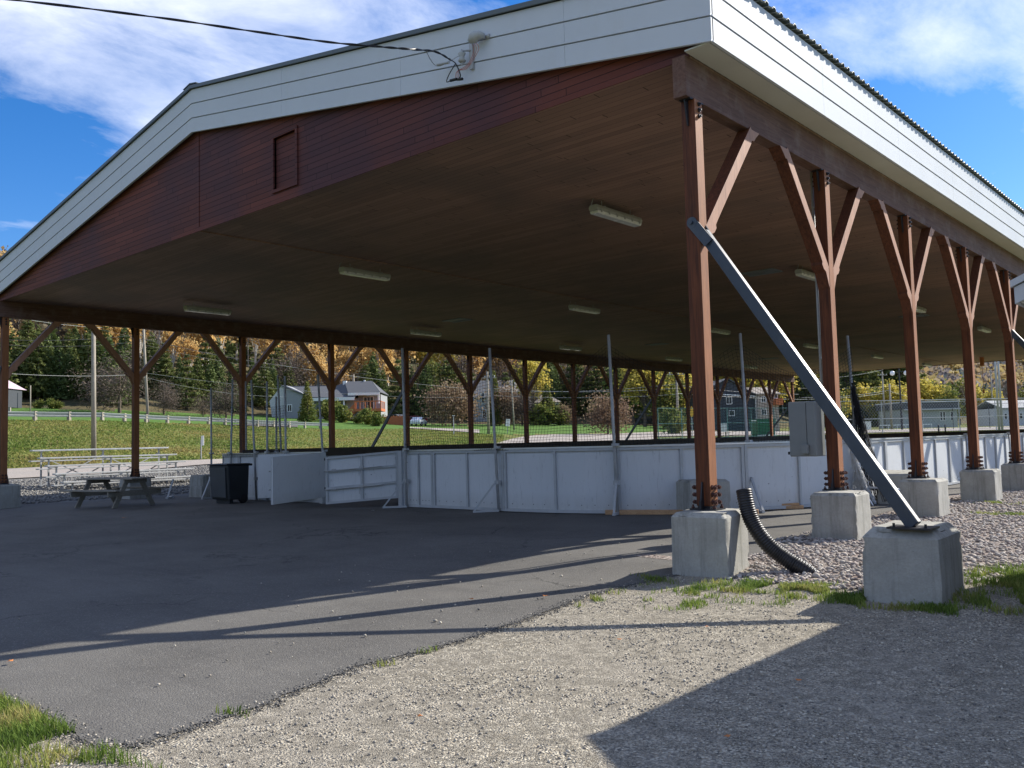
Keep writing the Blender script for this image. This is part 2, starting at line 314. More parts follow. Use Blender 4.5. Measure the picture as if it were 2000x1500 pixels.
# ---------------------------------------------------------------- builders
class MB:
    def __init__(s): s.v = []; s.f = []
    def add(s, vs, fs):
        n = len(s.v); s.v += [tuple(map(float, p)) for p in vs]; s.f += [tuple(i+n for i in f) for f in fs]; return s
    def box(s, c, d, rz=0.0, rx=0.0, ry=0.0):
        R = Matrix.Rotation(rz, 3, 'Z') @ Matrix.Rotation(ry, 3, 'Y') @ Matrix.Rotation(rx, 3, 'X'); c = Vector(c)
        P = [c + R @ Vector((x*d[0]/2, y*d[1]/2, z*d[2]/2)) for x in (-1, 1) for y in (-1, 1) for z in (-1, 1)]
        return s.add(P, [(0, 1, 3, 2), (4, 6, 7, 5), (0, 4, 5, 1), (2, 3, 7, 6), (0, 2, 6, 4), (1, 5, 7, 3)])
    def span(s, a, b): return s.box([(a[i]+b[i])/2 for i in range(3)], [abs(b[i]-a[i]) for i in range(3)])
    def bar(s, p, q, w, h, up=(0, 0, 1)):
        p = Vector(p); q = Vector(q); t = (q-p).normalized(); u = Vector(up)
        if abs(t.dot(u)) > .98: u = Vector((1, 0, 0))
        r = t.cross(u).normalized(); u = r.cross(t)
        P = [b + r*x*w/2 + u*z*h/2 for b in (p, q) for x in (-1, 1) for z in (-1, 1)]
        return s.add(P, [(0, 1, 3, 2), (4, 6, 7, 5), (0, 4, 5, 1), (2, 3, 7, 6), (0, 2, 6, 4), (1, 5, 7, 3)])
    def tube(s, pts, r, n=8, caps=True):
        pts = [Vector(p) for p in pts]; rs = r if isinstance(r, (list, tuple)) else [r]*len(pts); V = []; F = []; u = None
        for i, p in enumerate(pts):
            t = (pts[min(i+1, len(pts)-1)]-pts[max(i-1, 0)]).normalized()
            if u is None: u = t.orthogonal().normalized()
            u = (u - t*u.dot(t)).normalized(); b = t.cross(u)
            V += [p + (u*math.cos(2*math.pi*j/n)+b*math.sin(2*math.pi*j/n))*rs[i] for j in range(n)]
        for i in range(len(pts)-1):
            F += [(i*n+j, i*n+(j+1) % n, (i+1)*n+(j+1) % n, (i+1)*n+j) for j in range(n)]
        if caps: F += [tuple(reversed(range(n))), tuple(range((len(pts)-1)*n, len(pts)*n))]
        return s.add(V, F)
    def prism(s, poly, a, b, axis):                   # poly in the two other axes, extruded from a to b along axis
        def P(p, t):
            q = list(p); q.insert(axis, t); return q
        n = len(poly); V = [P(p, a) for p in poly]+[P(p, b) for p in poly]
        return s.add(V, [tuple(range(n)), tuple(reversed(range(n, 2*n)))]+[(i, n+i, n+(i+1) % n, (i+1) % n) for i in range(n)])
    def build(s, name, mat, parent=None, org=None, smooth=False, bevel=0, recalc=True):
        me = D.meshes.new(name); V = s.v
        if org is not None: V = [(x-org[0], y-org[1], z-org[2]) for x, y, z in V]
        me.from_pydata(V, [], s.f)
        if recalc:
            bm = bmesh.new(); bm.from_mesh(me); bmesh.ops.recalc_face_normals(bm, faces=bm.faces); bm.to_mesh(me); bm.free()
        me.materials.append(MATS[mat])
        if smooth: me.shade_smooth()
        o = D.objects.new(name, me); COL.objects.link(o)
        if parent is not None: o.parent = parent
        elif org is not None: o.location = org
        if bevel:
            m = o.modifiers.new('bevel', 'BEVEL'); m.width = bevel; m.segments = 2; m.limit_method = 'ANGLE'
        return o
def tag(o, label=None, cat=None, group=None, kind=None):
    if label: o['label'] = label
    if cat: o['category'] = cat
    if group: o['group'] = group
    if kind: o['kind'] = kind
    return o
def empty(name, loc, label, cat, group=None, rz=0):
    o = D.objects.new(name, None); COL.objects.link(o); o.location = loc; o.rotation_euler = (0, 0, rz); o.empty_display_size = .2
    return tag(o, label, cat, group)
def bulk(name, V, F, mat, tint=None, smooth=False, parent=None):
    V = np.asarray(V, np.float32); F = np.asarray(F, np.int32); me = D.meshes.new(name); k = F.shape[1]
    me.vertices.add(len(V)); me.vertices.foreach_set('co', V.ravel()); me.loops.add(F.size); me.loops.foreach_set('vertex_index', F.ravel())
    me.polygons.add(len(F)); me.polygons.foreach_set('loop_start', np.arange(0, F.size, k, dtype=np.int32)); me.polygons.foreach_set('loop_total', np.full(len(F), k, np.int32))
    if smooth: me.polygons.foreach_set('use_smooth', np.ones(len(F), bool))
    me.update(calc_edges=True)
    if tint is not None:
        a = me.attributes.new('tint', 'FLOAT', 'FACE'); a.data.foreach_set('value', np.asarray(tint, np.float32))
    me.materials.append(MATS[mat]); o = D.objects.new(name, me); COL.objects.link(o)
    if parent is not None: o.parent = parent
    return o
def copy_tree(o, parent=None):
    c = o.copy(); COL.objects.link(c); c.parent = parent
    for ch in list(o.children): copy_tree(ch, c)
    return c

# ================================================================ TERRAIN
HOR = lambda xc: 889.4 - .02535*xc                      # horizon row over the photo's width
SECT = {   # bearing column : (distance, rise over the eye line) of the land's break lines
 0:    [(36, -52), (44, -29), (68, 68), (80, 64), (115, 94), (200, 250), (330, 345), (600, 250)],
 200:  [(39, -46), (48, -24), (76, 62), (88, 57), (118, 85), (205, 240), (340, 330), (600, 250)],
 400:  [(44, -31), (54, -20), (90, 50), (102, 46), (132, 72), (220, 215), (360, 310), (620, 240)],
 640:  [(56, -24), (64, -18), (112, 34), (135, 53), (165, 58), (260, 180), (380, 290), (640, 230)],
 800:  [(62, -19), (75, -12), (112, 31), (140, 38), (165, 42), (270, 170), (400, 275), (650, 230)],
 950:  [(64, -16), (80, -8), (110, 16), (135, 30), (165, 36), (280, 155), (420, 255), (650, 220)],
 1050: [(66, -10), (90, 2), (120, 13), (150, 33), (172, 34), (290, 145), (430, 240), (650, 210)],
 1200: [(66, -10), (90, 2), (125, 11), (150, 28), (178, 30), (300, 135), (450, 225), (680, 200)],
 1350: [(72, -8), (100, 3), (140, 14), (160, 16), (185, 20), (310, 110), (460, 185), (700, 170)],
 1500: [(75, -8), (110, 2), (150, 8), (170, 9), (200, 14), (330, 70), (470, 130), (800, 150)],
 1700: [(80, -8), (110, 1), (150, 6), (200, 9), (320, 14), (450, 40), (800, 118), (1400, 110)],
 2000: [(80, -8), (110, 0), (160, 6), (220, 8), (350, 14), (600, 45), (1000, 118), (1500, 105)],
 2600: [(80, -8), (110, 0), (160, 6), (220, 8), (350, 14), (600, 45), (1000, 118), (1500, 105)]}
_xs = sorted(SECT); FH = np.array([math.sin(YAW), math.cos(YAW)]); RH = np.array([math.cos(YAW), -math.sin(YAW)])
_tabd = np.array([[d for d, _ in SECT[x]] for x in _xs], float)
_tabz = np.array([[CAM[2]+d*dy/FOC for d, dy in SECT[x]] for x in _xs], float)
def sect(xc):
    xc = min(max(xc, 0), 2600)
    return [float(np.interp(xc, _xs, _tabd[:, i])) for i in range(8)], [float(np.interp(xc, _xs, _tabz[:, i])) for i in range(8)]
def polar(X, Y):
    p = np.array([X-CAM[0], Y-CAM[1]]); f = float(p@FH); r = float(p@RH); ph = math.atan2(r, f); pc = min(max(ph, -.56), .58)
    return 1000+FOC*math.tan(pc), math.hypot(f, r)*math.cos(pc), pc
def d_start(pc):
    a = YAW+pc; dx, dy = math.sin(a), math.cos(a); best = 60.
    if dx < -.05: best = min(best, (-22.6-CAM[0])/dx)
    if dy > .05: best = min(best, (53-CAM[1])/dy)
    return best*math.cos(pc)
def sstep(a, b, x):
    t = min(max((x-a)/(b-a), 0), 1); return t*t*(3-2*t)
def H(X, Y):
    near = -.086*(1-sstep(-1.6, .8, Y))
    xc, d, pc = polar(X, Y); d0 = d_start(pc)
    if d <= d0: return near
    ds, zs = sect(xc)
    return float(np.interp(d, [d0]+ds, [near]+zs))
def P_at(xc, d, up=0.0):                                # ground point on a bearing at a distance
    r = (xc-1000)/FOC*d; p = CAM[:2]+FH*d+RH*r; return np.array([p[0], p[1], H(p[0], p[1])+up])
def hgt(px):                                            # pixels of height -> metres per metre of distance
    return px/FOC

NA = 620; rings = list(np.concatenate([np.linspace(0, 30, 16), np.geomspace(32, 2400, 120)]))
angs = []
for i in range(NA): angs.append(i/NA*2*math.pi)
GV = []; GF = []
for r in rings:
    for a in angs:
        # denser bearings ahead of the camera
        t = a/(2*math.pi); b = (t*2-1); b = (b*.35+b**3*.65)*math.pi
        X = CAM[0]+r*math.sin(YAW+b); Y = CAM[1]+r*math.cos(YAW+b); GV.append((X, Y, H(X, Y)-(.05 if r < 60 else 0)))
for i in range(len(rings)-1):
    for j in range(NA): GF.append((i*NA+j, i*NA+(j+1) % NA, (i+1)*NA+(j+1) % NA, (i+1)*NA+j))
GV = np.array(GV); GF = np.array(GF)
g = bulk('ground', GV, GF, 'ground_grass', smooth=True); tag(g, kind='structure')
g.data.materials.append(MATS['forest_floor']); g.data.materials.append(MATS['lawn'])
cen = GV[GF].mean(1); mi = np.zeros(len(GF), np.int32)
for n_, c in enumerate(cen):
    xc, d, pc = polar(c[0], c[1]); ds, _ = sect(xc)
    if d > ds[4]-2: mi[n_] = 1
    elif d > ds[2]+1 and xc > 560 and xc < 1300: mi[n_] = 2
    elif d > ds[3] and xc <= 560: mi[n_] = 2
g.data.polygons.foreach_set('material_index', mi)

def sheet(name, poly, lift, mat, step=.8):              # flat sheet following the land inside a polygon
    bm = bmesh.new(); vs = [bm.verts.new((x, y, 0)) for x, y in poly]; bm.faces.new(vs)
    xs = [p[0] for p in poly]; ys = [p[1] for p in poly]
    for ax, lo, hi in ((0, min(xs), max(xs)), (1, min(ys), max(ys))):
        t = lo+step
        while t < hi:
            n = Vector((1, 0, 0)) if ax == 0 else Vector((0, 1, 0))
            bmesh.ops.bisect_plane(bm, geom=bm.verts[:]+bm.edges[:]+bm.faces[:], plane_co=n*t, plane_no=n); t += step
    for v in bm.verts: v.co.z = H(v.co.x, v.co.y)+lift
    bmesh.ops.triangulate(bm, faces=bm.faces[:]); bmesh.ops.recalc_face_normals(bm, faces=bm.faces[:])
    me = D.meshes.new(name); bm.to_mesh(me); bm.free()
    if sum(p.normal.z for p in me.polygons) < 0: me.flip_normals()
    me.materials.append(MATS[mat]); o = D.objects.new(name, me); COL.objects.link(o); return tag(o, kind='structure')
def jag(pts, amp, step=.12, seed=1):
    r = random.Random(seed); out = []
    for i in range(len(pts)-1):
        a = Vector(pts[i]); b = Vector(pts[i+1]); n = max(1, int((b-a).length/step)); t = (b-a).normalized(); q = Vector((-t.y, t.x))
        for j in range(n):
            p = a.lerp(b, j/n); out.append(tuple(p+q*(r.uniform(-1, 1)*amp + amp*.8*noise.noise(Vector((p.x*4, p.y*4, seed)))))) 
    out.append(tuple(pts[-1])); return out
sheet('gravel_yard', [(-1.6, -16), (16, -16), (16, 4), (-1.6, 4)], -.006, 'gravel_fine', .6)
edge = [(-1.35, -6.60), (-.95, -6.60), (-.5, -6.56), (-.02, -6.62), (.2, -6.62), (.36, -6.45), (.30, -6.1), (.27, -5.74), (.12, -5.2), (.0, -4.79), (.05, -4.3), (.04, -3.83), (-.06, -3.1), (-.2, -2.3), (-.34, -1.7), (-.28, -1.1), (-.2, -.65), (-.05, -.2), (.1, .6), (.0, 2.2), (-.1, 2.8), (-.25, 4.4), (-.5, 6.4), (-.65, 8.7), (-.75, 12.6)]
poly = [(-21.7, -7.2), (-14, -6.8), (-6, -6.6)] + jag([(-2.4, -6.6)]+edge, .016, .045, 3) + [(-.75, 52), (-21.9, 52)]
sheet('asphalt_pad', poly, .001, 'asphalt', .9)
sheet('river_stone_bed', jag([(-1.2, .35), (.45, .1), (1.0, -.35), (1.7, -.35), (1.9, .1), (2.3, .5), (2.7, 1.6), (3.6, 2.6), (4.2, 4.5), (3.9, 8), (3.2, 14), (3, 30), (3, 52)], .06, .2, 5)+[(-1.2, 52)], -.002, 'gravel_coarse', .8)

def strip(name, xcs, near, far, lift, mat):
    V = []; F = []; k = 9
    for xc in xcs:
        a, b = near(xc), far(xc)
        for j in range(k): V.append(P_at(xc, a+(b-a)*j/(k-1), lift))
    for i in range(len(xcs)-1):
        for j in range(k-1): F.append((i*k+j, (i+1)*k+j, (i+1)*k+j+1, i*k+j+1))
    o = bulk(name, V, F, mat); return tag(o, kind='structure')
S_ = lambda i: (lambda xc: sect(xc)[0][i])
def road_far(xc): a, b = S_(1)(xc), S_(2)(xc); t = sstep(930, 1080, xc)*(1-sstep(1380, 1500, xc)*.0); return a+(b-a)*t
strip('lower_road', list(np.arange(-40, 1300, 20)), lambda x: S_(0)(x)+1.0, road_far, .06, 'gravel_road')
strip('upper_road', list(np.arange(0, 600, 20)), lambda x: S_(2)(x)+2.5, lambda x: S_(3)(x)-1, .08, 'asphalt')
strip('pavement', list(np.arange(1250, 2620, 25)), lambda x: S_(0)(x)+26, lambda x: S_(2)(x)-8, .08, 'gravel_road')
strip('driveway', list(np.arange(790, 935, 12)), lambda x: S_(2)(x)+2, lambda x: S_(2)(x)+9+ (x-790)*.03, .08, 'gravel_road')
# rough grey stones between the pad and the lower road
def left_bed():
    V = []; F = []; xcs = list(np.arange(-60, 560, 20)); k = 12
    for xc in xcs:
        pc = math.atan((xc-1000)/FOC); a = d_start(pc)-1.2; b = S_(0)(xc)+1.2
        for j in range(k): V.append(P_at(xc, a+(b-a)*j/(k-1), .02+(.0 if j else -.03)))
    for i in range(len(xcs)-1):
        for j in range(k-1): F.append((i*k+j, (i+1)*k+j, (i+1)*k+j+1, i*k+j+1))
    tag(bulk('stone_shoulder', V, F, 'gravel_dark'), kind='structure')
left_bed()

# ---- loose stones (nobody could count them)
ICO = None
def ico():
    global ICO
    if ICO is None:
        bm = bmesh.new(); bmesh.ops.create_icosphere(bm, subdivisions=1, radius=1); ICO = (np.array([v.co[:] for v in bm.verts]), np.array([[v.index for v in f.verts] for f in bm.faces])); bm.free()
    return ICO
def stones(name, pts, r0, r1, mat, flat=.6, label='', sink=.25):
    bv, bf = ico(); n = len(pts); nv = len(bv); V = np.empty((n, nv, 3)); F = np.empty((n, len(bf), 3), int); T = np.repeat(rng.random(n), len(bf))
    for i, p in enumerate(pts):
        r = rng.uniform(r0, r1)*(1 if rng.random() > .08 else 1.5); q = bv*(1+rng.uniform(-.22, .22, (nv, 1))); q = q*np.array([1, rng.uniform(.6, 1), flat*rng.uniform(.7, 1.2)])*r
        a = rng.uniform(0, 6.28); b = rng.normal(0, .35); ca, sa, cb, sb = math.cos(a), math.sin(a), math.cos(b), math.sin(b)
        q = q@np.array([[1, 0, 0], [0, cb, -sb], [0, sb, cb]]).T@np.array([[ca, -sa, 0], [sa, ca, 0], [0, 0, 1]]).T
        V[i] = q+np.array([p[0], p[1], p[2]+r*flat*(1-2*sink)*.6]); F[i] = bf+i*nv
    return tag(bulk(name, V.reshape(-1, 3), F.reshape(-1, 3), mat, T, smooth=True), label, 'stones', kind='stuff')
pts = []
while len(pts) < 11500:
    y = -.7+17*rng.random()**1.7; x = -.5+4.4*rng.random()
    lo = -.35 if y > 2 else (.30 if y < .7 else .05)
    if y < .3 and (x < .45 or x > 1.95 or y < -.45+.25*noise.noise(Vector((x*2, 0, 3)))): continue
    if x < lo-.03*y or x > 2.35+.45*max(0, y)**.7+.3*noise.noise(Vector((x, y, 0))): continue
    pts.append((x, y, H(x, y)+.0))
stones('river_stones', pts, .016, .034, 'stone_round', .62, 'rounded pinkish grey river stones heaped along the right row of footing blocks')
pts = []
for _ in range(27000):
    y = -8.2+8.0*rng.random(); x = -.6+6*rng.random()
    e = np.interp(y, [p[1] for p in edge[4:19]], [p[0] for p in edge[4:19]]) if y > -6.4 else .2
    if x < e+.02: continue
    if noise.noise(Vector((x*.9, y*.9, 5)))+.6*noise.noise(Vector((x*3, y*3, 6)))+.45*rng.random() < .08: continue
    pts.append((x, y, H(x, y)-.004))
stones('crushed_stones', pts, .003, .0095, 'stone_chip', .7, 'fine crushed grey and tan gravel of the yard in front of the pavilion')
pts = []
for _ in range(90):
    t = rng.random(); x = -.2-5*t*rng.random()-0; y = -6+7.5*rng.random(); 
    pts.append((x-.3, y, H(x, y)+.012))
stones('asphalt_pebbles', pts, .006, .013, 'stone_chip', .7, 'scattered pale pebbles lying on the asphalt')
pts = []
for _ in range(8000):
    xc = rng.uniform(-20, 420); pc = math.atan((xc-1000)/FOC); a = d_start(pc)-.6; d = a+(S_(0)(xc)-a)*rng.random(); q = P_at(xc, d, .03); pts.append(tuple(q))
stones('shoulder_stones', pts, .02, .045, 'stone_grey', .65, 'grey crushed stones between the left row of posts and the road')

# ---- grass
def blades(name, pts, h0, h1, mat, label, wd=.004, bend=.9, ts=2.5):
    n = len(pts); P = np.array(pts); h = rng.uniform(h0, h1, n); a = rng.uniform(0, 6.28, n); dx, dy = np.cos(a), np.sin(a); b = rng.uniform(.15, bend, n)*h; ww = wd*rng.uniform(.6, 1.4, n)
    V = np.empty((n, 6, 3)); t = np.stack([dx*b, dy*b, np.zeros(n)], 1); s = np.stack([-dy*ww, dx*ww, np.zeros(n)], 1); up = np.stack([np.zeros(n), np.zeros(n), h], 1)
    V[:, 0] = P-s; V[:, 1] = P+s; V[:, 2] = P+t*.3+up*.55+s*.8; V[:, 3] = P+t*.3+up*.55-s*.8; V[:, 4] = P+t+up*.95+s*.15; V[:, 5] = P+t+up*.95-s*.15
    F = np.empty((n, 2, 4), int); base = (np.arange(n)*6)[:, None]; F[:, 0] = base+np.array([0, 1, 2, 3]); F[:, 1] = base+np.array([3, 2, 4, 5])
    return tag(bulk(name, V.reshape(-1, 3), F.reshape(-1, 4), mat, np.repeat(np.clip([.45+.75*noise.noise(Vector((q[0]*ts, q[1]*ts, 3)))+rng.normal(0, .16) for q in pts], 0, 1), 2)), label, 'grass', kind='stuff')
def tufts(cx, cy, rx, ry, n, th=0.0, seed=0, thr=.0):
    out = []
    for _ in range(n*6):
        if len(out) >= n: break
        u, v = rng.normal(0, .45, 2)
        if u*u+v*v > 1.2: continue
        x = cx+rx*u*math.cos(th)-ry*v*math.sin(th); y = cy+rx*u*math.sin(th)+ry*v*math.cos(th)
        if noise.noise(Vector((x*3.2, y*3.2, seed))) < thr: continue
        out.append((x, y, H(x, y)-.004))
    return out
p = tufts(1.25, -.62, .85, .36, 2600, .1, 1, .0)+tufts(.9, -1.0, .8, .4, 700, 0, 2, .12)+tufts(1.95, -.75, .5, .3, 1100, 0, 3, .0)+tufts(2.4, -.80, .6, .2, 900, 0, 4, .05)+tufts(.3, -.95, .5, .3, 260, 0, 8, .15)
blades('grass', p, .015, .065, 'grass_blade', 'patchy grass growing between the black pipe and the nearest strut footing')
p = tufts(3.15, .7, .7, .9, 8500, .5, 5, -.3)+tufts(3.35, -.3, .8, .45, 4500, 0, 6, -.1)+tufts(3.6, 2.2, .8, 1.0, 6000, .4, 7, -.3)
blades('grass', p, .02, .085, 'grass_blade', 'bright green grass clump right of the nearest strut footing')
p = []
for _ in range(74000):
    x = -2.9+3.9*rng.random(); y = -8.6+2.1*rng.random()
    if y > -6.60+.05*noise.noise(Vector((x*3, 1, 2))): continue
    k_ = noise.noise(Vector((x*2.2, y*2.2, 9)))
    if x > -.12 and (k_ < -.05+.32*(x+.12) or rng.random() < .55): continue
    if x < -.12 and k_ < -.45: continue
    p.append((x, y, H(x, y)-.01))
blades('grass', p, .02, .085, 'grass_blade', 'lush green lawn corner at the near left edge of the asphalt', .003)
p = tufts(-.2, -.75, .35, .12, 260, -.2, 11, -.3)+tufts(-.1, -1.9, .12, .5, 120, .1, 12, 0)+tufts(.15, -4.4, .08, .35, 50, 0, 13, .1)+tufts(.3, -5.9, .12, .08, 40, 0, 14, .1)+tufts(.6, -1.5, .5, .5, 350, 0, 15, .15)+tufts(1.2, 7.8, .5, .3, 500, 0, 16, 0)+tufts(.7, 10.2, .7, .3, 500, 0, 17, 0)
blades('weeds', p, .02, .06, 'grass_blade', 'small weeds rooted along the crumbling asphalt edge')
pts = []
for i_, (a_, b_) in enumerate(zip(edge[:-1], edge[1:])):
    for _ in range(26 if a_[1] < 0 else 8):
        t_ = rng.random(); x = a_[0]+(b_[0]-a_[0])*t_+rng.normal(0, .06); y = a_[1]+(b_[1]-a_[1])*t_+rng.normal(0, .06); pts.append((x, y, H(x, y)+.001))
stones('edge_stones', pts, .003, .009, 'stone_chip', .7, 'loose stones along the crumbling edge of the asphalt')
pts = []
for a_, b_ in zip(edge[:-1], edge[1:]):
    for _ in range(int(480*math.dist(a_, b_)) if a_[1] < .5 else 20):
        t_ = rng.random(); o_ = abs(rng.normal(0, .045))*(1 if rng.random() < .7 else -1); dx_, dy_ = b_[0]-a_[0], b_[1]-a_[1]; l_ = math.hypot(dx_, dy_)
        pts.append((a_[0]+dx_*t_+dy_/l_*o_, a_[1]+dy_*t_-dx_/l_*o_, H(a_[0], a_[1]+dy_*t_)+.0))
stones('asphalt_crumbs', pts, .003, .0085, 'asphalt', .7, 'dark crumbs broken off along the ragged edge of the asphalt')
p = []
for _ in range(42000):
    xc = rng.uniform(-30, 980); d1, d2 = S_(1)(xc), S_(2)(xc); d = d1+(d2-d1)*rng.random(); q = P_at(xc, d); p.append(tuple(q))
blades('bank_grass', p, .04, .15, 'bank_blade', 'rough yellow green grass on the road embankment', .05, 1.6, .13)
# dandelions and fallen leaves
for i, (x, y) in enumerate([(-1.06, -6.98), (-.9, -7.2), (-1.62, -6.9)]):
    m = MB()
    for j in range(12):
        a = j*.5236; m.box((.011*math.cos(a), .011*math.sin(a), .075), (.016, .005, .003), a)
    m.tube([(0, 0, 0), (.002, 0, .075)], .0015, 5); o = m.build('dandelion', 'paint_yellow'); o.location = (x, y, H(x, y))
    tag(o, ['yellow dandelion in the lawn corner, nearest the picture edge', 'yellow dandelion in the lawn corner, lowest one', 'yellow dandelion at the upper tip of the lawn corner'][i], 'dandelion', 'dandelions in the lawn')
for i, (px_, py_, lab) in enumerate([(1065, 1165, 'orange fallen leaf on the asphalt left of the nearest footing block'), (920, 1171, 'small brown leaf on the asphalt inside the shadow stripe'), (20, 1293, 'curled dry leaf at the left end of the shadow stripe'), (1210, 1250, 'curled brown leaf on the gravel just below the strut shadow'), (1380, 1225, 'brown leaf on the gravel below the nearest footing block'), (1560, 1330, 'small leaf in the shaded gravel, upper right one'), (1420, 1440, 'small leaf in the shaded gravel, lowest one'), (820, 1400, 'brown leaf on the sunlit gravel, lower left one'), (242, 1012, 'dry leaf on the shaded asphalt in front of the picnic table'), (728, 998, 'pale scrap of leaf on the shaded asphalt below the open gate')]):
    d_ = (at(px_, py_, 1)-CAM); t_ = (-.086+.02-CAM[2])/d_[2] if py_ > 1050 else (.016-CAM[2])/d_[2]; q = CAM+d_*t_; m = MB(); s_ = .035 if i < 3 else .024 if py_ > 1100 else .06
    pl = [(math.cos(a)*s_*(1 if j % 2 else .62), math.sin(a)*s_*(.7 if j % 2 else .45)) for j, a in enumerate(np.linspace(0, 2*math.pi, 11)[:-1])]
    m.add([(0, 0, .012)]+[(x, y, .004+abs(x)*.3) for x, y in pl], [(0, j+1, (j+1) % 10+1) for j in range(10)])
    o = m.build('fallen_leaf', 'leaf_brown' if py_ != 998 else 'cable_pale', recalc=False); o.location = q; o.rotation_euler = (0, 0, i*1.3); tag(o, lab, 'leaf', 'fallen leaves on the asphalt')

# ================================================================ PAVILION
BAY = 3.6593; NB_ = 15; XR = .045; MIDX = -10.68; mir = lambda x: 2*MIDX-x
Y0 = -.257; Y1 = 14*BAY+.26; XF = .463; ZF = 5.674; SL = .1699; ZC = 5.655; ZB = 5.19; FHT = .866
pav = empty('open_pavilion', (MIDX, 25.6, 0), 'long open sided timber pavilion with white metal fascia covering the rink', 'pavilion')
ORG = (MIDX, 25.6, 0)
def part(m, name, mat, parent=pav, **kw): return m.build(name, mat, parent, ORG, **kw)
zroof = lambda x: ZF + (XF-abs(x-MIDX)-MIDX)*SL if False else ZF + ((XF-MIDX)-abs(x-MIDX))*SL
# gable fascia: three lapped strips per slope, front and back
for yf, sgn in ((Y0, 1), (Y1, -1)):
    m = MB(); sm = MB()
    for side in (0, 1):
        fx = (lambda x: x) if side == 0 else mir
        segs = np.arange(MIDX, XF, 3.05).tolist()+[XF]
        for a, b in zip(segs[:-1], segs[1:]):
            b2 = b-(.004 if b < XF-.01 else 0)
            for kk in range(3):
                zo = kk*FHT/3; h = FHT/3-.016
                m.prism([(fx(a), zroof(a)+zo), (fx(b2), zroof(b2)+zo), (fx(b2), zroof(b2)+zo+h), (fx(a), zroof(a)+zo+h)], yf, yf+sgn*.03, 1)
                m.prism([(fx(a), zroof(a)+zo), (fx(b2), zroof(b2)+zo), (fx(b2), zroof(b2)+zo+.02), (fx(a), zroof(a)+zo+.02)], yf-sgn*.008, yf-sgn*.0005, 1)
        sm.prism([(fx(MIDX), zroof(MIDX)+.006), (fx(XF), ZF+.006), (fx(XF), ZF+FHT-.004), (fx(MIDX), zroof(MIDX)+FHT-.004)], yf+sgn*.0305, yf+sgn*.05, 1)
    gf = part(m, 'gable_fascia', 'white_metal'); part(sm, 'fascia_backing', 'seam_grey', gf)
for side in (0, 1):
    m = MB(); sm = MB(); fx = (lambda x: x) if side == 0 else mir
    for kk in range(3):
        zo = ZF+kk*FHT/3; y = Y0+.031
        while y < Y1-.04:
            e = min(y+3.05, Y1-.031)
            m.span((fx(XF), y, zo), (fx(XF-.028), e-.004, zo+FHT/3-.016)); m.span((fx(XF+.0005), y, zo), (fx(XF+.009), e-.004, zo+.02)); y = e
    sm.span((fx(XF-.0285), Y0+.06, ZF+.01), (fx(XF-.045), Y1-.06, ZF+FHT-.01))
    ef = part(m, 'eave_fascia', 'white_metal'); part(sm, 'eave_backing', 'seam_grey', ef)
# roof sheets with ribs running up the slope
ys = []; y = Y0-.03; 
while y < Y1+.03:
    ys += [(y, 0), (y+.105, 0), (y+.13, .034), (y+.175, .034), (y+.20, 0)]; y += .2
V = []; F = []
for (yy, dz) in ys:
    for x in (XF+.055, MIDX, mir(XF+.055)): V.append((x-ORG[0], yy-ORG[1], zroof(x)+FHT+.02+dz))
for i in range(len(ys)-1):
    for j in range(2): F.append((i*3+j, i*3+j+1, (i+1)*3+j+1, (i+1)*3+j))
rf = bulk('roof', V, F, 'roof_green', parent=pav)
sol = rf.modifiers.new('thick', 'SOLIDIFY'); sol.thickness = .008; sol.offset = -1
m = MB()
for side in (0, 1):
    fx = (lambda x: x) if side == 0 else mir
    for yf, sgn in ((Y0, -1), (Y1, 1)):
        m.prism([(fx(MIDX), zroof(MIDX)+FHT-.006), (fx(XF+.03), zroof(XF+.03)+FHT-.006), (fx(XF+.03), zroof(XF+.03)+FHT+.058), (fx(MIDX), zroof(MIDX)+FHT+.058)], yf+sgn*.014, yf+sgn*.045, 1)
    m.prism([(fx(MIDX), zroof(MIDX)+FHT+.075), (fx(MIDX+.25), zroof(MIDX+.25)+FHT+.075), (fx(MIDX+.25), zroof(MIDX+.25)+FHT+.09), (fx(MIDX), zroof(MIDX)+FHT+.10)], Y0-.05, Y1+.05, 1)
part(m, 'roof_trim', 'roof_green')
for fx in (lambda x: x, mir):
    m = MB(); m.span((fx(.112), Y0+.031, ZF+.006), (fx(XF-.046), Y1-.05, ZF+.022)); part(m, 'soffit', 'soffit_white')
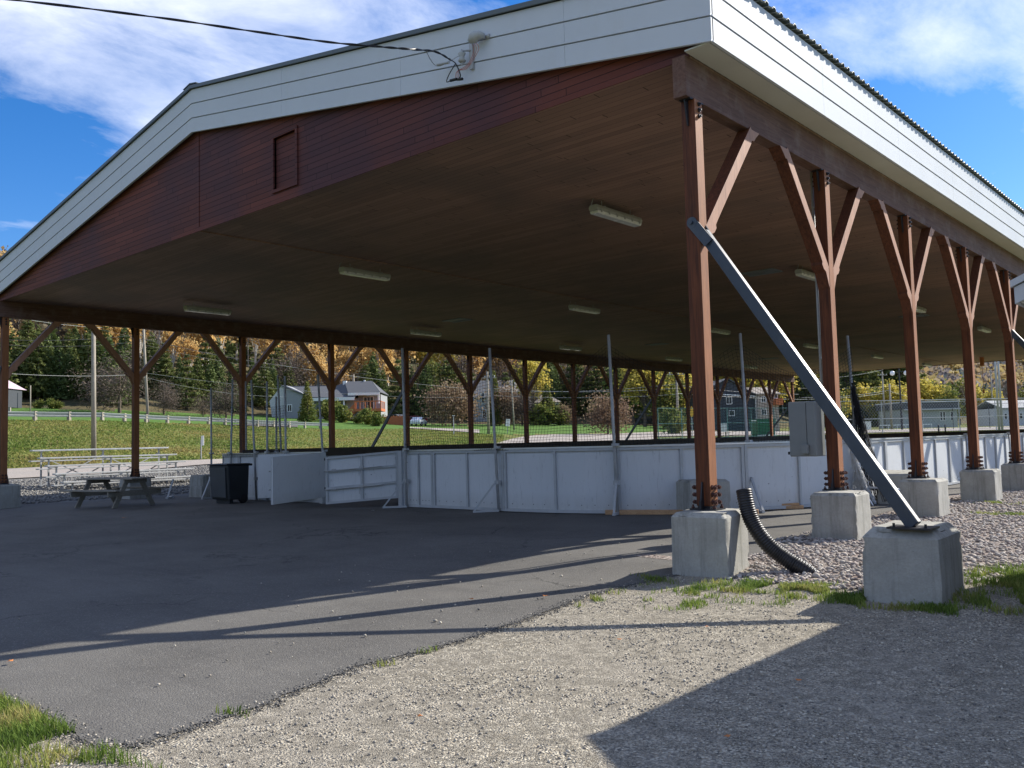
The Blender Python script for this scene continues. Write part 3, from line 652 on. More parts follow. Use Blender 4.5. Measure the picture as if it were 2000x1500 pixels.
# gable walls
HX0, HX1, HZ0, HZ1 = -8.04, -7.39, 5.88, 6.79
for yw, sgn in ((-.137, 1), (Y1-.12, -1)):
    m = MB(); pr = lambda pl: m.prism(pl, yw, yw+sgn*.03, 1)
    zt = lambda x: zroof(x)+.35
    pr([(mir(XF-.05), ZC), (MIDX-.07, ZC), (MIDX-.07, zt(MIDX-.07)), (mir(XF-.05), zt(XF-.05))])
    if sgn == 1:
        pr([(MIDX+.07, ZC), (HX0, ZC), (HX0, zt(HX0)), (MIDX+.07, zt(MIDX+.07))]); pr([(HX1, ZC), (.11, ZC), (.11, ZF+.024), (XF-.05, ZF+.024), (XF-.05, zt(XF-.05)), (HX1, zt(HX1))])
        pr([(HX0, ZC), (HX1, ZC), (HX1, HZ0), (HX0, HZ0)]); pr([(HX0, HZ1), (HX1, HZ1), (HX1, zt(HX1)), (HX0, zt(HX0))])
    else: pr([(MIDX+.07, ZC), (XF-.05, ZC), (XF-.05, zt(XF-.05)), (MIDX+.07, zt(MIDX+.07))])
    gw = part(m, 'gable_wall', 'siding_wood')
    m = MB(); m.span((MIDX-.07, yw-sgn*.012, ZC), (MIDX+.07, yw+sgn*.03, zt(MIDX))); m.span((mir(.11), yw-sgn*.014, ZC-.03), (.11, yw-sgn*.001, ZC+.05)); part(m, 'trim_board', 'siding_wood', gw)
    if sgn == 1:
        m = MB(); t = .055
        m.span((HX0-t, yw-.03, HZ0-t), (HX0, yw+.05, HZ1+t)); m.span((HX1, yw-.03, HZ0-t), (HX1+t, yw+.05, HZ1+t)); m.span((HX0, yw-.03, HZ0-t), (HX1, yw+.05, HZ0)); m.span((HX0, yw-.03, HZ1), (HX1, yw+.05, HZ1+t))
        hf = part(m, 'hatch_frame', 'siding_wood', gw); m = MB(); m.span((HX0+.003, yw+.035, HZ0+.003), (HX1-.003, yw+.05, HZ1-.003)); part(m, 'hatch_door', 'siding_wood', gw)
m = MB(); m.span((mir(.10), -.107, ZC), (.10, Y1-.15, ZC+.03)); ceil = part(m, 'ceiling', 'ceiling_wood')
m = MB(); m.span((MIDX-.03, -.10, ZC-.022), (MIDX+.03, Y1-.16, ZC-.001)); part(m, 'ceiling_batten', 'ceiling_wood', ceil)
for (vx, vy) in ((-16.25, 12.46), (-16.1, 24.95), (-16.2, 36.5), (-5.1, 12.5), (-5.1, 24.9)):
    m = MB(); m.span((vx-.45, vy-.3, ZC-.03), (vx+.45, vy-.18, ZC-.001)); m.span((vx-.45, vy+.18, ZC-.03), (vx+.45, vy+.3, ZC-.001)); m.span((vx-.45, vy-.18, ZC-.012), (vx+.45, vy+.18, ZC-.001)); part(m, 'ceiling_vent', 'seam_grey', ceil)
for side in (0, 1):
    fx = (lambda x: x) if side == 0 else mir
    m = MB(); m.span((fx(-.055), -.22, ZB), (fx(.11), Y1-.04, ZC-.003)); part(m, 'eave_beam', 'beam_wood', bevel=.006)
# posts
HW = .085
def knee(dirn, top):
    m = MB(); y0, z0, y1, z1 = .075, 3.66, 1.36, 5.19; ux, uz = (y1-y0), (z1-z0); Ln = math.hypot(ux, uz); ux, uz = ux/Ln, uz/Ln; nx, nz = -uz, ux
    W = .072
    def q(s, t): return (dirn*(y0+ux*s+nx*t), z0+uz*s+nz*t)
    pl = [q(-.06, W*.9), q(.04, W), q(Ln-.02, W), (dirn*(y1+nx*W+.02), 5.19), (dirn*(y1-nx*W+.12), 5.19), q(Ln-.02, -W-.035), q(Ln-.10, -W-.03), q(Ln-.13, -W+.012), q(Ln-.2, -W), q(.34, -W), q(.27, -W-.004), q(.25, -W-.035), q(.17, -W-.035), q(.10, -W), (dirn*HW, z0-.20), (dirn*HW, z0+.10)]
    m.prism(pl, -.083, .083, 0); return m
def make_post(i, side):
    s = 1 if side == 0 else -1; X = XR if side == 0 else mir(XR); Yp = i*BAY
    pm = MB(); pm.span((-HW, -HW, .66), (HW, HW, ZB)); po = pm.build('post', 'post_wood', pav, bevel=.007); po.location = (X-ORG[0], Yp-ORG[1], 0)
    for dn in ((1,) if i == 0 else (-1,) if i == 14 else (-1, 1)):
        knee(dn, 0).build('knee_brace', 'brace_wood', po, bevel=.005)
    m = MB(); m.span((-.16, -.11, .615), (.16, .11, .632)); m.span((-.012, -HW-.075, .632), (.012, -HW-.001, .72)); m.prism([(-HW-.075, .632), (-HW-.001, .632), (-HW-.001, .92), (-HW-.02, .92)], -.008, .008, 0); m.prism([(HW+.075, .632), (HW+.001, .632), (HW+.001, .92), (HW+.02, .92)], -.008, .008, 0)
    m.span((-HW+.01, -HW+.01, .632), (HW-.01, HW-.01, .662)); m.build('base_shoe', 'steel_black', po)
    m = MB()
    for z in (.70, .78, .86):
        for y in (-.045, .045):
            m.tube([(-.15, y, z), (.15, y, z)], .014, 6)
            for e in (-1, 1): m.tube([(e*(HW+.002), y, z), (e*(HW+.018), y, z)], .028, 6); m.tube([(e*(HW+.032), y, z), (e*(HW+.052), y, z)], .025, 6)
    for x, y in ((-.13, -.08), (.13, -.08), (-.13, .08), (.13, .08)): m.tube([(x, y, .633), (x, y, .675)], .011, 6); m.tube([(x, y, .634), (x, y, .652)], .02, 6)
    m.build('base_bolt', 'bolt_rust', po)
    m = MB(); m.span((-.07, -.15, ZB-.012), (.07, .15, ZB-.001)); m.prism([(-HW-.001, ZB-.013), (-HW-.075, ZB-.013), (-HW-.02, ZB-.30), (-HW-.001, ZB-.30)], -.008, .008, 0)
    for z in (5.0, 5.07, 5.14):
        for e in (-1, 1): m.tube([(e*(HW+.0005), 0, z), (e*(HW+.022), 0, z)], .024, 6); m.tube([(e*(HW+.022), 0, z), (e*(HW+.04), 0, z)], .012, 6)
    m.build('cap_plate', 'steel_black', po)
    return po
for side in (0, 1):
    for i in range(NB_): make_post(i, side)
# steel raking struts
STR = {(0, 0): (2.37, -.62), (0, 4): (2.5, 14.2), (0, 9): (2.5, 33.0), (0, 14): (2.5, 51.3), (1, 0): (2.5, -.3), (1, 4): (2.45, 14.35), (1, 9): (2.5, 33.0), (1, 14): (2.5, 51.3)}
for (side, i), (bx, by) in STR.items():
    fx = (lambda x: x) if side == 0 else mir
    a = Vector((fx(XR+HW+.015), i*BAY-.012, 3.66)); b = Vector((fx(bx), by, .66))
    zt_ = H(fx(bx), by) + (.66 if (side, i) == (0, 0) else .66); b.z = .618 if (side, i) == (0, 0) else zt_+.0
    m = MB(); m.bar(a, b+(b-a).normalized()*.03, .058, .128); s1 = part(m, 'raking_strut', 'steel_blue', bevel=.008)
    m = MB(); t = (b-a).normalized()
    for yy in (-HW-.012, HW+.012):
        c = Vector((fx(XR), i*BAY+yy, 3.79)); m.bar(c, a+t*.16+Vector((0, yy*.5, 0)), .012, .12)
        m.tube([c-Vector((0, .0062, 0)), c+Vector((0, .0062, 0))], .062, 14)
        m.tube([c-Vector((0, .03, 0)), c+Vector((0, .03, 0))], .02, 6)
    part(m, 'strut_plate', 'steel_blue', s1); m = MB(); b.z -= .0; m.box((b.x, b.y, b.z-.035), (.36, .26, .016)); 
    for ex in (-.13, .13): m.tube([(b.x+ex, b.y-.09, b.z-.03), (b.x+ex, b.y-.09, b.z+.005)], .012, 6)
    part(m, 'foot_plate', 'steel_black', s1)

# ---- concrete footing blocks (cast, worn, slightly out of square)
def block(name, cx, cy, th, w, d, zb, zt, seed, label, group='concrete footing blocks', cham=.05, tilt=0):
    bm = bmesh.new(); bmesh.ops.create_cube(bm, size=1)
    bmesh.ops.bevel(bm, geom=[e for e in bm.edges if e.verts[0].co.z > .4 and e.verts[1].co.z > .4], offset=cham*1.3, segments=1, affect='EDGES', clamp_overlap=True) if cham > .03 else None
    bmesh.ops.subdivide_edges(bm, edges=bm.edges[:], cuts=13, use_grid_fill=True)
    for v in bm.verts:
        t = (v.co.z+.5); k_ = 1+.03*(1-t)*(1 if seed % 2 else .3)
        q = Vector((v.co.x*w*k_, v.co.y*d*k_, (zt-zb)*t)); n3 = noise.noise_vector(q*2.2+Vector((seed*7.3, 0, 0)))*.007+noise.noise_vector(q*13+Vector((seed*3.1, 4, 0)))*.0035
        ed = (abs(v.co.x) > .44)+(abs(v.co.y) > .44)+(v.co.z > .44)
        if ed >= 2 and noise.noise(q*9+Vector((seed, 0, 0))) > .22: n3 = n3-Vector((v.co.x, v.co.y, v.co.z*.6))*.03
        v.co = q+n3*(0 if t < .02 else 1)
    me = D.meshes.new(name); bm.to_mesh(me); bm.free(); me.materials.append(MATS['concrete']); me.shade_smooth()
    try: me.set_sharp_from_angle(angle=math.radians(35))
    except Exception: pass
    o = D.objects.new(name, me); COL.objects.link(o); o.location = (cx, cy, zb); o.rotation_euler = (tilt, 0, th); return tag(o, label, 'concrete block', group)
ordn = ['first', 'second', 'third', 'fourth', 'fifth', 'sixth', 'seventh', 'eighth', 'ninth', 'tenth', 'eleventh', 'twelfth', 'thirteenth', 'fourteenth', 'fifteenth']
RB = {0: (.10, -.06, .147, .60, .68, -.16, .615), 1: (.19, 3.40, .09, .60, .68), 2: (.176, 7.14, .04, .6, .69), 3: (.13, 11.0, .05, .63, .69)}
for i in range(15):
    b = RB.get(i, (.1, i*BAY, .02*((i*7) % 5-2), .64, .68)); zb = b[5] if len(b) > 5 else -.06
    block('concrete_block', b[0], b[1], b[2], b[3], b[4], zb, .615, i+1, 'chipped concrete block under the %s timber post of the right row, counted from the front' % ordn[i])
for i in range(15):
    block('concrete_block', mir(XR)+.02, i*BAY, .03*((i*5) % 3-1), .66, .68, -.06, .615, i+31, 'concrete block under the %s timber post of the left row, counted from the front' % ordn[i])
block('concrete_block', 2.267, -.198-.12, .043, .62, .80, -.16, .58, 51, 'large tapered stained concrete block holding the foot of the nearest blue steel strut', cham=.09)
for (side, i), (bx, by) in STR.items():
    if (side, i) == (0, 0): continue
    fx = (lambda x: x) if side == 0 else mir; hz = H(fx(bx), by)
    block('concrete_block', fx(bx)+.0, by+.1, 0, .62, .7, hz-.1, hz+.6, 60+i+side, 'concrete block holding the steel strut of the %s post in the %s row' % (ordn[i], ('right', 'left')[side]), cham=.06)
block('concrete_block', -3.35, 5.85, -.62, .80, .78, 0, .63, 81, 'spare tapered concrete block standing in front of the boards behind the nearest post', 'spare concrete blocks', .05)
block('concrete_block', -1.05, 9.75, .35, .85, .75, -.02, .62, 83, 'spare tilted concrete block behind the foot of the net bundle', 'spare concrete blocks', .04, .08)
block('concrete_block', -19.75, 5.0, .1, .62, .6, 0, .33, 85, 'low concrete block lying beside the left end of the boards, lower of the two', 'spare concrete blocks', .03)
block('concrete_block', -19.77, 5.02, .16, .6, .58, .33, .66, 87, 'low concrete block stacked beside the left end of the boards, upper of the two', 'spare concrete blocks', .03)

# ================================================================ RINK BOARDS
XRt, XLt, YF, YBk, RR, HB = -1.8, -18.7, 4.6, 47.0, 5.0, 1.28
rink = empty('rink_boards', (-10.2, 25.8, 0), 'ring of white plastic hockey rink boards in grey steel frames under the pavilion', 'rink boards'); RO = (-10.2, 25.8, 0)
def arc(cx, cy, r, a0, a1, n): return [(cx+r*math.cos(a0+(a1-a0)*i/n), cy+r*math.sin(a0+(a1-a0)*i/n)) for i in range(n+1)]
line = [(-10.15, YF)]+arc(XRt-RR, YF+RR, RR, -math.pi/2, 0, 10)+[(XRt, YBk-RR)]+arc(XRt-RR, YBk-RR, RR, 0, math.pi/2, 10)+arc(XLt+RR, YBk-RR, RR, math.pi/2, math.pi, 10)+arc(XLt+1.0, YF+1.0, 1.0, math.pi, 1.5*math.pi, 4)+[(-13.25, YF+.05)]
def resample(pl, step):
    out = [pl[0]]; acc = 0
    for a, b in zip(pl[:-1], pl[1:]):
        L_ = math.dist(a, b); t = step-acc
        while t < L_: out.append((a[0]+(b[0]-a[0])*t/L_, a[1]+(b[1]-a[1])*t/L_)); t += step
        acc = (acc+L_) % step
    if math.dist(out[-1], pl[-1]) > .1: out.append(pl[-1])
    return out
# panel joints: as measured along the near corner, then regular
def sub(pl, n=4):                                   # smooth in-between points on the outline for a panel
    return pl
fine_l = resample(line, .06)
cum = [0]
for a, b in zip(fine_l[:-1], fine_l[1:]): cum.append(cum[-1]+math.dist(a, b))
Ltot = cum[-1]
def onl(s):
    s = min(max(s, 0), Ltot); x = float(np.interp(s, cum, [p[0] for p in fine_l])); y = float(np.interp(s, cum, [p[1] for p in fine_l])); return x, y
joints = [0, .95, 3.05, 5.55, 7.95]
while joints[-1] < Ltot-2.9: joints.append(joints[-1]+2.42)
joints.append(Ltot)
def curve_strip(m, s0, s1, off0, off1, z0, z1, n=None):
    n = n or max(1, int((s1-s0)/.3)); P = []
    for i in range(n+1):
        s = s0+(s1-s0)*i/n; x, y = onl(s); x2, y2 = onl(s+.03); x1, y1 = onl(s-.03); tx, ty = x2-x1, y2-y1; l = math.hypot(tx, ty) or 1; nx, ny = ty/l, -tx/l      # outward
        P += [(x+nx*off0, y+ny*off0, z0), (x+nx*off1, y+ny*off1, z0), (x+nx*off1, y+ny*off1, z1), (x+nx*off0, y+ny*off0, z1)]
    F = [(0, 1, 2, 3), (4*n+3, 4*n+2, 4*n+1, 4*n)]
    for i in range(n):
        for j in range(4): F.append((i*4+j, (i+1)*4+j, (i+1)*4+(j+1) % 4, i*4+(j+1) % 4))
    m.add(P, F)
for k_, (a, b) in enumerate(zip(joints[:-1], joints[1:])):
    m = MB(); curve_strip(m, a+.004, b-.004, -.02, .0, .05, HB-.02)
    pn = m.build('board_panel', 'board_plastic', rink, RO)
    m = MB(); curve_strip(m, a+.004, b-.004, .0015, .045, HB-.075, HB-.022); curve_strip(m, a+.004, b-.004, .0015, .05, .02, .075)
    for s_, wd in ((a+.004, .055), (b-.06, .055), ((a+b)/2-.025, .045)): curve_strip(m, s_, s_+wd, .002, .042, .076, HB-.076, 1)
    m.build('steel_frame', 'board_frame', pn, RO)
    m = MB(); n_h = 9
    for j in range(n_h):
        s = a+(b-a)*(j+.7)/(n_h+.4); x, y = onl(s); x2, y2 = onl(s+.03); l = math.hypot(x2-x, y2-y) or 1; nx, ny = (y2-y)/l, -(x2-x)/l
        m.tube([(x-nx*.001, y-ny*.001, .17), (x+nx*.004, y+ny*.004, .17)], .009, 6)
    m.build('screw_row', 'steel_black', pn, RO)
m = MB(); curve_strip(m, .0, Ltot, -.03, .065, HB-.018, HB+.012, 150); part2 = m.build('top_rail', 'aluminium', rink, RO)
# brown timber rail standing above the far sides
def s_of(pt): return cum[int(np.argmin([math.dist(p, pt) for p in fine_l]))]
sA = s_of((XRt-RR, YBk)); sB = s_of((XLt, YF+1.0))
m = MB(); curve_strip(m, s_of((XRt, YBk-RR)), sB-.05, -.045, -.022, HB-.16, HB+.10, 90); curve_strip(m, s_of((XRt, YBk-RR)), sB-.05, -.075, -.046, HB-.02, HB+.085, 90); m.build('kick_rail', 'rail_brown', rink, RO)
# gates
def gate(name, hx, hy, fx_, fy_, z0h, z0f, h, back, lab):
    a = Vector((hx, hy, 0)); b = Vector((fx_, fy_, 0)); L_ = (b-a).length; t = (b-a)/L_; n = Vector((t.y, -t.x, 0)); ro = Vector(RO)
    m = MB(); zz = lambda s, z: z0h+(z0f-z0h)*s/L_+z
    def pp(s, z, o): q = a+t*s+n*o; return (q.x, q.y, zz(s, z))
    def slab(m, s0, s1, z0, z1, o0, o1):
        m.add([pp(s, z, o) for s in (s0, s1) for o in (o0, o1) for z in (z0, z1)], [(0, 1, 3, 2), (4, 6, 7, 5), (0, 4, 5, 1), (2, 3, 7, 6), (0, 2, 6, 4), (1, 5, 7, 3)])
    slab(m, 0, L_, 0, h, -.012, .012); g_ = m.build(name, 'board_plastic', rink, RO)
    if lab: g_['label'] = lab
    sg = back; m = MB(); o0, o1 = (.0135, .06) if sg > 0 else (-.06, -.0135)
    for z in (0, h*.315, h*.66, h-.05): slab(m, .0, L_, z, z+.05, o0, o1)
    for s in (0, L_*.5-.025, L_-.05):
        for z0, z1 in ((.051, h*.315-.001), (h*.315+.051, h*.66-.001), (h*.66+.051, h-.051)): slab(m, s, s+.05, z0, z1, o0, o1)
    m.build('gate_frame', 'board_frame', g_, RO)
    for z in (h*.31, h*.70):
        m = MB(); oo = (o0+o1)/2+(.05 if sg > 0 else -.05); m.tube([pp(L_*.22, z, oo), pp(L_+.03, z, oo)], .014, 8)
        for s in (L_*.5, L_*.88): slab(m, s-.05, s+.05, z-.03, z+.04, o1 if sg > 0 else o0, (o1+.03) if sg > 0 else (o0-.03))
        m.tube([pp(L_*.53, z, oo), pp(L_*.53, z-.16, oo)], .008, 6); m.build('latch_bar', 'galv', g_, RO)
    m = MB()
    for z in (.18, h-.2): slab(m, -.10, .06, z, z+.06, -.03, .03); m.tube([pp(-.06, z-.03, 0), pp(-.06, z+.09, 0)], .022, 8)
    m.build('hinge', 'steel_black', g_, RO)
GA = 1
gate('gate', -10.50, 4.70, -11.80, 3.64, .20, .09, 1.08, -1, 'open steel framed gate showing its ribs and two latch bars')
gate('gate', -13.15, 4.62, -12.85, 2.90, .17, .10, 1.10, GA, 'open gate turned so that its flat white face shows')
gate('gate', -13.60, 4.50, -14.70, 3.68, .16, .16, 1.10, 1, 'small open gate seen half hidden behind the flat white gate')
for (x_, y_) in ((-10.30, 4.62), (-13.32, 4.64)):
    m = MB(); m.span((x_-.06, y_-.05, 0), (x_+.06, y_+.05, HB)); m.build('gate_post', 'board_frame', rink, RO)
# net poles with their raking feet
poles = []
def net_pole(x, y, h, lean=(0, 0), foot=None, z0=.02, r=.029, lab=None):
    m = MB(); m.tube([(x, y, z0), (x+lean[0]*.5, y+lean[1]*.5, z0+(h-z0)*.5), (x+lean[0], y+lean[1], h)], r, 10); p = m.build('net_pole', 'galv', rink, RO, smooth=True)
    if lab: p['label'] = lab
    if foot:
        m = MB(); m.bar((x, y, .03), (x+foot[0], y+foot[1], .03), .06, .04); m.bar((x+foot[0]*.95, y+foot[1]*.95, .05), (x+foot[0]*.08, y+foot[1]*.08, .62), .04, .03); m.build('pole_foot', 'board_frame', p, RO)
    m = MB(); m.box((x+foot[0]*.02 if foot else x, y, .60), (.10, .10, .08)); m.box((x, y, HB+.03), (.11, .10, .05)); m.build('pole_clamp', 'galv', p, RO); poles.append((x, y, h)); return p
net_pole(-10.0, 4.50, 3.60, (-.06, 0), (-.33, -.42)); net_pole(-7.2, 4.50, 3.36, (-.17, .02), (-.32, -.42)); net_pole(-4.62, 4.98, 3.40, (-.09, .02), (.12, -.3)); net_pole(-2.78, 6.72, 3.38, (-.10, .04), (.42, -.38)); net_pole(-1.70, 9.35, 3.42, (-.10, 0), (.35, -.2))
for y_ in (17.4, 22.3, 27.0, 32.0): net_pole(XRt+.10, y_, 1.28, (0, 0), (.5, 0))
for (c, yt, lean) in ((411, 758, (0, 0)), (447, 741, (0, .1)), (494, 742, (-.22, 0)), (520, 745, (.02, 0)), (556, 735, (-.02, 0))):
    az = YAW+math.atan((c-1000)/FOC); t = (YF-.10-CAM[1])/math.cos(az); x = CAM[0]+t*math.sin(az); d_ = t*math.cos(math.atan((c-1000)/FOC)); zt = CAM[2]+(HOR(c)-yt)*d_/FOC; x += -lean[0]*.5
    net_pole(x, YF-.10, zt, lean, (.1, -.35) if c in (411,) else None)
for (c, yt, lean, yy) in ((479, 745, (0, 0), 6.2), (545, 733, (-.22, 0), 5.2), (538, 775, (0, 0), 6.4), (625, 731, (-.28, 0), 5.4)):
    az = YAW+math.atan((c-1000)/FOC); t = (yy-CAM[1])/math.cos(az); x = CAM[0]+t*math.sin(az); d_ = t*math.cos(math.atan((c-1000)/FOC)); zt = CAM[2]+(HOR(c)-yt)*d_/FOC
    net_pole(x-lean[0]*.6, yy, zt, lean, None)
# nets: real cords
def net(name, path, zb, zt, cell, sag, seed, mat='net_black', r=.0036, lab=None):
    """path: plan polyline; zt(s): top height; cords as 3 sided strands"""
    cs = [0]
    for a, b in zip(path[:-1], path[1:]): cs.append(cs[-1]+math.dist(a[:2], b[:2]))
    T = cs[-1]; nx = int(T/cell); V = []; F = []
    def P(u, v):                                     # u 0..T, v 0..1
        x = float(np.interp(u, cs, [p[0] for p in path])); y = float(np.interp(u, cs, [p[1] for p in path])); top = zt(u); z = zb+(top-zb)*v
        nn = noise.noise_vector(Vector((u*.9, v*2.2, seed)))*.11+noise.noise_vector(Vector((u*3, v*5, seed+9)))*.018
        return (x+nn.x, y+nn.y+sag*math.sin(v*math.pi)*.5, z+nn.z*.8*(1-v))
    def cord(pts):
        for i in range(len(pts)-1):
            a = Vector(pts[i]); b = Vector(pts[i+1]); t = (b-a); 
            if t.length < 1e-5: continue
            t.normalize(); u = t.orthogonal().normalized(); w_ = t.cross(u); n0 = len(V)
            for q in (a, b):
                for k in range(3): an = 2.094*k; V.append(tuple(q+(u*math.cos(an)+w_*math.sin(an))*r))
            for k in range(3): F.append((n0+k, n0+(k+1) % 3, n0+3+(k+1) % 3, n0+3+k))
    for i in range(nx+1): cord([P(T*i/nx, j/10) for j in range(11)])
    nz = int((zt(T/2)-zb)/cell)
    for j in range(nz+1): cord([P(T*i/(nx//3), j/nz) for i in range(nx//3+1)])
    o = bulk(name, np.array(V)-np.array(RO), F, mat, parent=rink)
    if lab: o['label'] = lab
    return o
pth = [(-10.05, 4.52), (-7.28, 4.53), (-4.72, 5.03), (-2.88, 6.78), (-1.75, 9.3)]
pc_ = [0]
for a, b in zip(pth[:-1], pth[1:]): pc_.append(pc_[-1]+math.dist(a, b))
def topz(u):
    i = int(np.searchsorted(pc_, u, side='right'))-1; i = min(max(i, 0), 3); f = (u-pc_[i])/(pc_[i+1]-pc_[i]); return 3.3-.55*math.sin(f*math.pi)*(1 if i != 0 else .35)-.04*i
net('net', pth, HB+.0, topz, .068, .12, 1, lab='black cord net strung above the near curved boards')
lp = [(x, y-.03) for x, y, _ in sorted([p for p in poles if p[0] < -13 and p[1] < 4.7])]
net('net', [lp[0], lp[2], lp[-1]], HB-.1, lambda u: 3.0-.5*math.sin(u/2), .07, .2, 4, lab='black cord net drooping at the left end of the boards')
# gathered net bundle on the right, black and white strands hanging from the last pole
def bundle(name, mat, x0, y0, x1, y1, z0, z1, n, seed, lab):
    r_ = random.Random(seed); V = []; F = []
    for k in range(n):
        a = r_.uniform(0, 1); b = r_.uniform(0, 1); px_ = 0
        pts = [(x0+(x1-x0)*(1-j/9)*a+r_.uniform(-.02, .02)*1+.03*math.sin(j*1.3+k), y0+(y1-y0)*(1-j/9)*b+.03*math.cos(j*1.7+k), z0+(z1-z0)*j/9*(1-.12*b)) for j in range(10)]
        for i in range(9):
            p, q = Vector(pts[i]), Vector(pts[i+1]); t = (q-p).normalized(); u = t.orthogonal().normalized(); w_ = t.cross(u); n0 = len(V)
            for s in (p, q):
                for c in range(3): V.append(tuple(s+(u*math.cos(2.094*c)+w_*math.sin(2.094*c))*.0045))
            for c in range(3): F.append((n0+c, n0+(c+1) % 3, n0+3+(c+1) % 3, n0+3+c))
            if i % 2 == k % 2:
                p2 = p+Vector((r_.uniform(-.06, .06), r_.uniform(-.06, .06), r_.uniform(-.05, .05))); n0 = len(V)
                V += [tuple(p), tuple(p+Vector((0, 0, .006))), tuple(p2+Vector((0, 0, .006))), tuple(p2)]; F.append((n0, n0+1, n0+2, n0+3))
    F3 = F; o = bulk(name, V, F3, mat); return tag(o, lab, 'net', 'gathered nets')
bundle('gathered_net', 'net_black', -1.68, 9.2, -1.12, 9.5, .05, 2.45, 75, 5, 'black net gathered in a long hanging bundle beside the second right post')
bundle('gathered_net', 'net_white', -1.66, 8.9, -1.30, 9.1, .05, 1.15, 110, 6, 'white net gathered low in front of the hanging black net')
m = MB(); m.tube([(-1.6, 9.0, .34), (-1.05, 8.95, .33), (-.75, 9.0, .3)], .02, 8); m.tube([(-1.55, 9.0, .34), (-1.2, 8.6, .02)], .015, 8); tag(m.build('goal_pipe', 'aluminium', smooth=True), 'white bent goal frame pipe lying against the gathered white net', 'goal pipe')
# lumber along the foot of the boards
m = MB(); m.bar((-4.86, 4.93, .045), (-2.32, 6.05, .05), .09, .085); o = m.build('timber_plank', 'plank_wood', bevel=.004); tag(o, 'long raw timber lying on the asphalt along the curved boards, behind the nearest post', 'plank', 'raw timbers')
m = MB(); m.bar((-3.35, 6.25, .03), (-2.15, 7.55, .04), .13, .06); m.bar((-3.3, 6.4, .066), (-2.2, 7.5, .095), .09, .045); o = m.build('timber_plank', 'plank_wood', bevel=.004); tag(o, 'short raw timbers lying by the foot of the pole right of the nearest post', 'plank', 'raw timbers')
m = MB(); m.span((-1.9, 9.4, -.0), (-.9, 9.75, .02)) if False else None

# ================================================================ THINGS
# ceiling lamps
def make_lamp():
    r = empty('ceiling_lamp', (0, 0, 0), '', 'lamp', 'sealed lamps hanging from the ceiling'); Ln = 1.42
    m = MB(); pr = [(-.085, .0), (.085, .0), (.10, .045), (.075, .10), (-.075, .10), (-.10, .045)]; m.prism(pr, -Ln/2, Ln/2, 1); m.build('lamp_housing', 'lamp_housing', r, bevel=.006)
    m = MB(); m.prism([(-.078, -.055), (.078, -.055), (.10, -.002), (-.10, -.002)], -Ln/2+.02, Ln/2-.02, 1); m.build('lamp_diffuser', 'lamp_lens', r, bevel=.012)
    for i, y in enumerate((-.6, -.36, -.12, .12, .36, .6)):
        for e in (-1, 1): 
            m = MB(); m.box((e*.103, y, .0), (.014, .03, .06)); m.build('clip', 'galv', r)
    for y in (-.45, .45):
        m = MB(); m.box((0, y, .106), (.16, .035, .01)); m.tube([(0, y, .11), (0, y, .215)], .005, 6); m.build('hanger', 'galv', r)
    m = MB(); m.tube([(0, -.72, .05), (.0, -.76, .10), (.02, -.75, .16), (.0, -.70, .215)], .006, 6); m.build('lead', 'cable_pale', r)
    return r
lamp0 = make_lamp(); first = True
for ci, (lx, nm) in enumerate(((-4.02, 'right'), (-11.2, 'middle'), (-18.42, 'left'))):
    for ri in range(6):
        o = lamp0 if first else copy_tree(lamp0); first = False
        o.location = (lx, 3.64+.75+ri*8.7*(.99), ZC-.22); o['label'] = 'grey sealed ceiling lamp, %s from the open front in the %s row' % (['first', 'second', 'third', 'fourth', 'fifth', 'sixth'][ri], nm)
# extra hook with hanging cord at the far end
m = MB(); m.tube([(-8.2, 47.5, ZC-.002), (-8.2, 47.5, ZC-.5)], .12, 10); m.tube([(-8.2, 47.5, ZC-.5), (-8.2, 47.5, ZC-1.9)], .015, 6); m.tube([(-8.2, 47.5, ZC-1.9), (-8.2, 47.5, ZC-2.1)], .06, 8)
tag(m.build('hoist', 'paint_orange'), 'small orange hoist hanging from the ceiling at the far end', 'hoist')
# electrical cabinet on the second right post
cab = empty('electrical_cabinet', (-.27, 3.50, 1.1), 'grey steel electrical cabinet mounted on the second right post', 'cabinet')
m = MB(); m.span((-.215, -.12, .0), (.175, .20, .78)); m.build('cabinet_body', 'box_grey', cab, bevel=.01)
m = MB(); m.span((-.205, -.145, .01), (.045, -.121, .77)); m.build('door', 'box_grey', cab, bevel=.004)
m = MB(); m.span((.050, -.135, .01), (.17, -.121, .77)); m.build('side_panel', 'box_grey', cab, bevel=.004)
m = MB(); m.span((-.01, -.225, .045), (.075, -.146, .17)); m.build('lock_box', 'box_grey', cab, bevel=.004)
for z in (.03, .72):
    m = MB(); m.span((-.235, -.15, z), (-.216, -.12, z+.04)); m.build('hinge', 'steel_black', cab)
m = MB(); m.tube([(-.115, 3.72, 1.92), (-.115, 3.72, 3.0), (-.115, 3.72, 5.6)], .022, 10)
for z in (2.5, 3.6, 4.7): m.box((-.09, 3.72, z), (.07, .05, .03))
tag(m.build('conduit', 'galv', smooth=True), 'thin grey conduit running up the second right post from the cabinet', 'conduit')
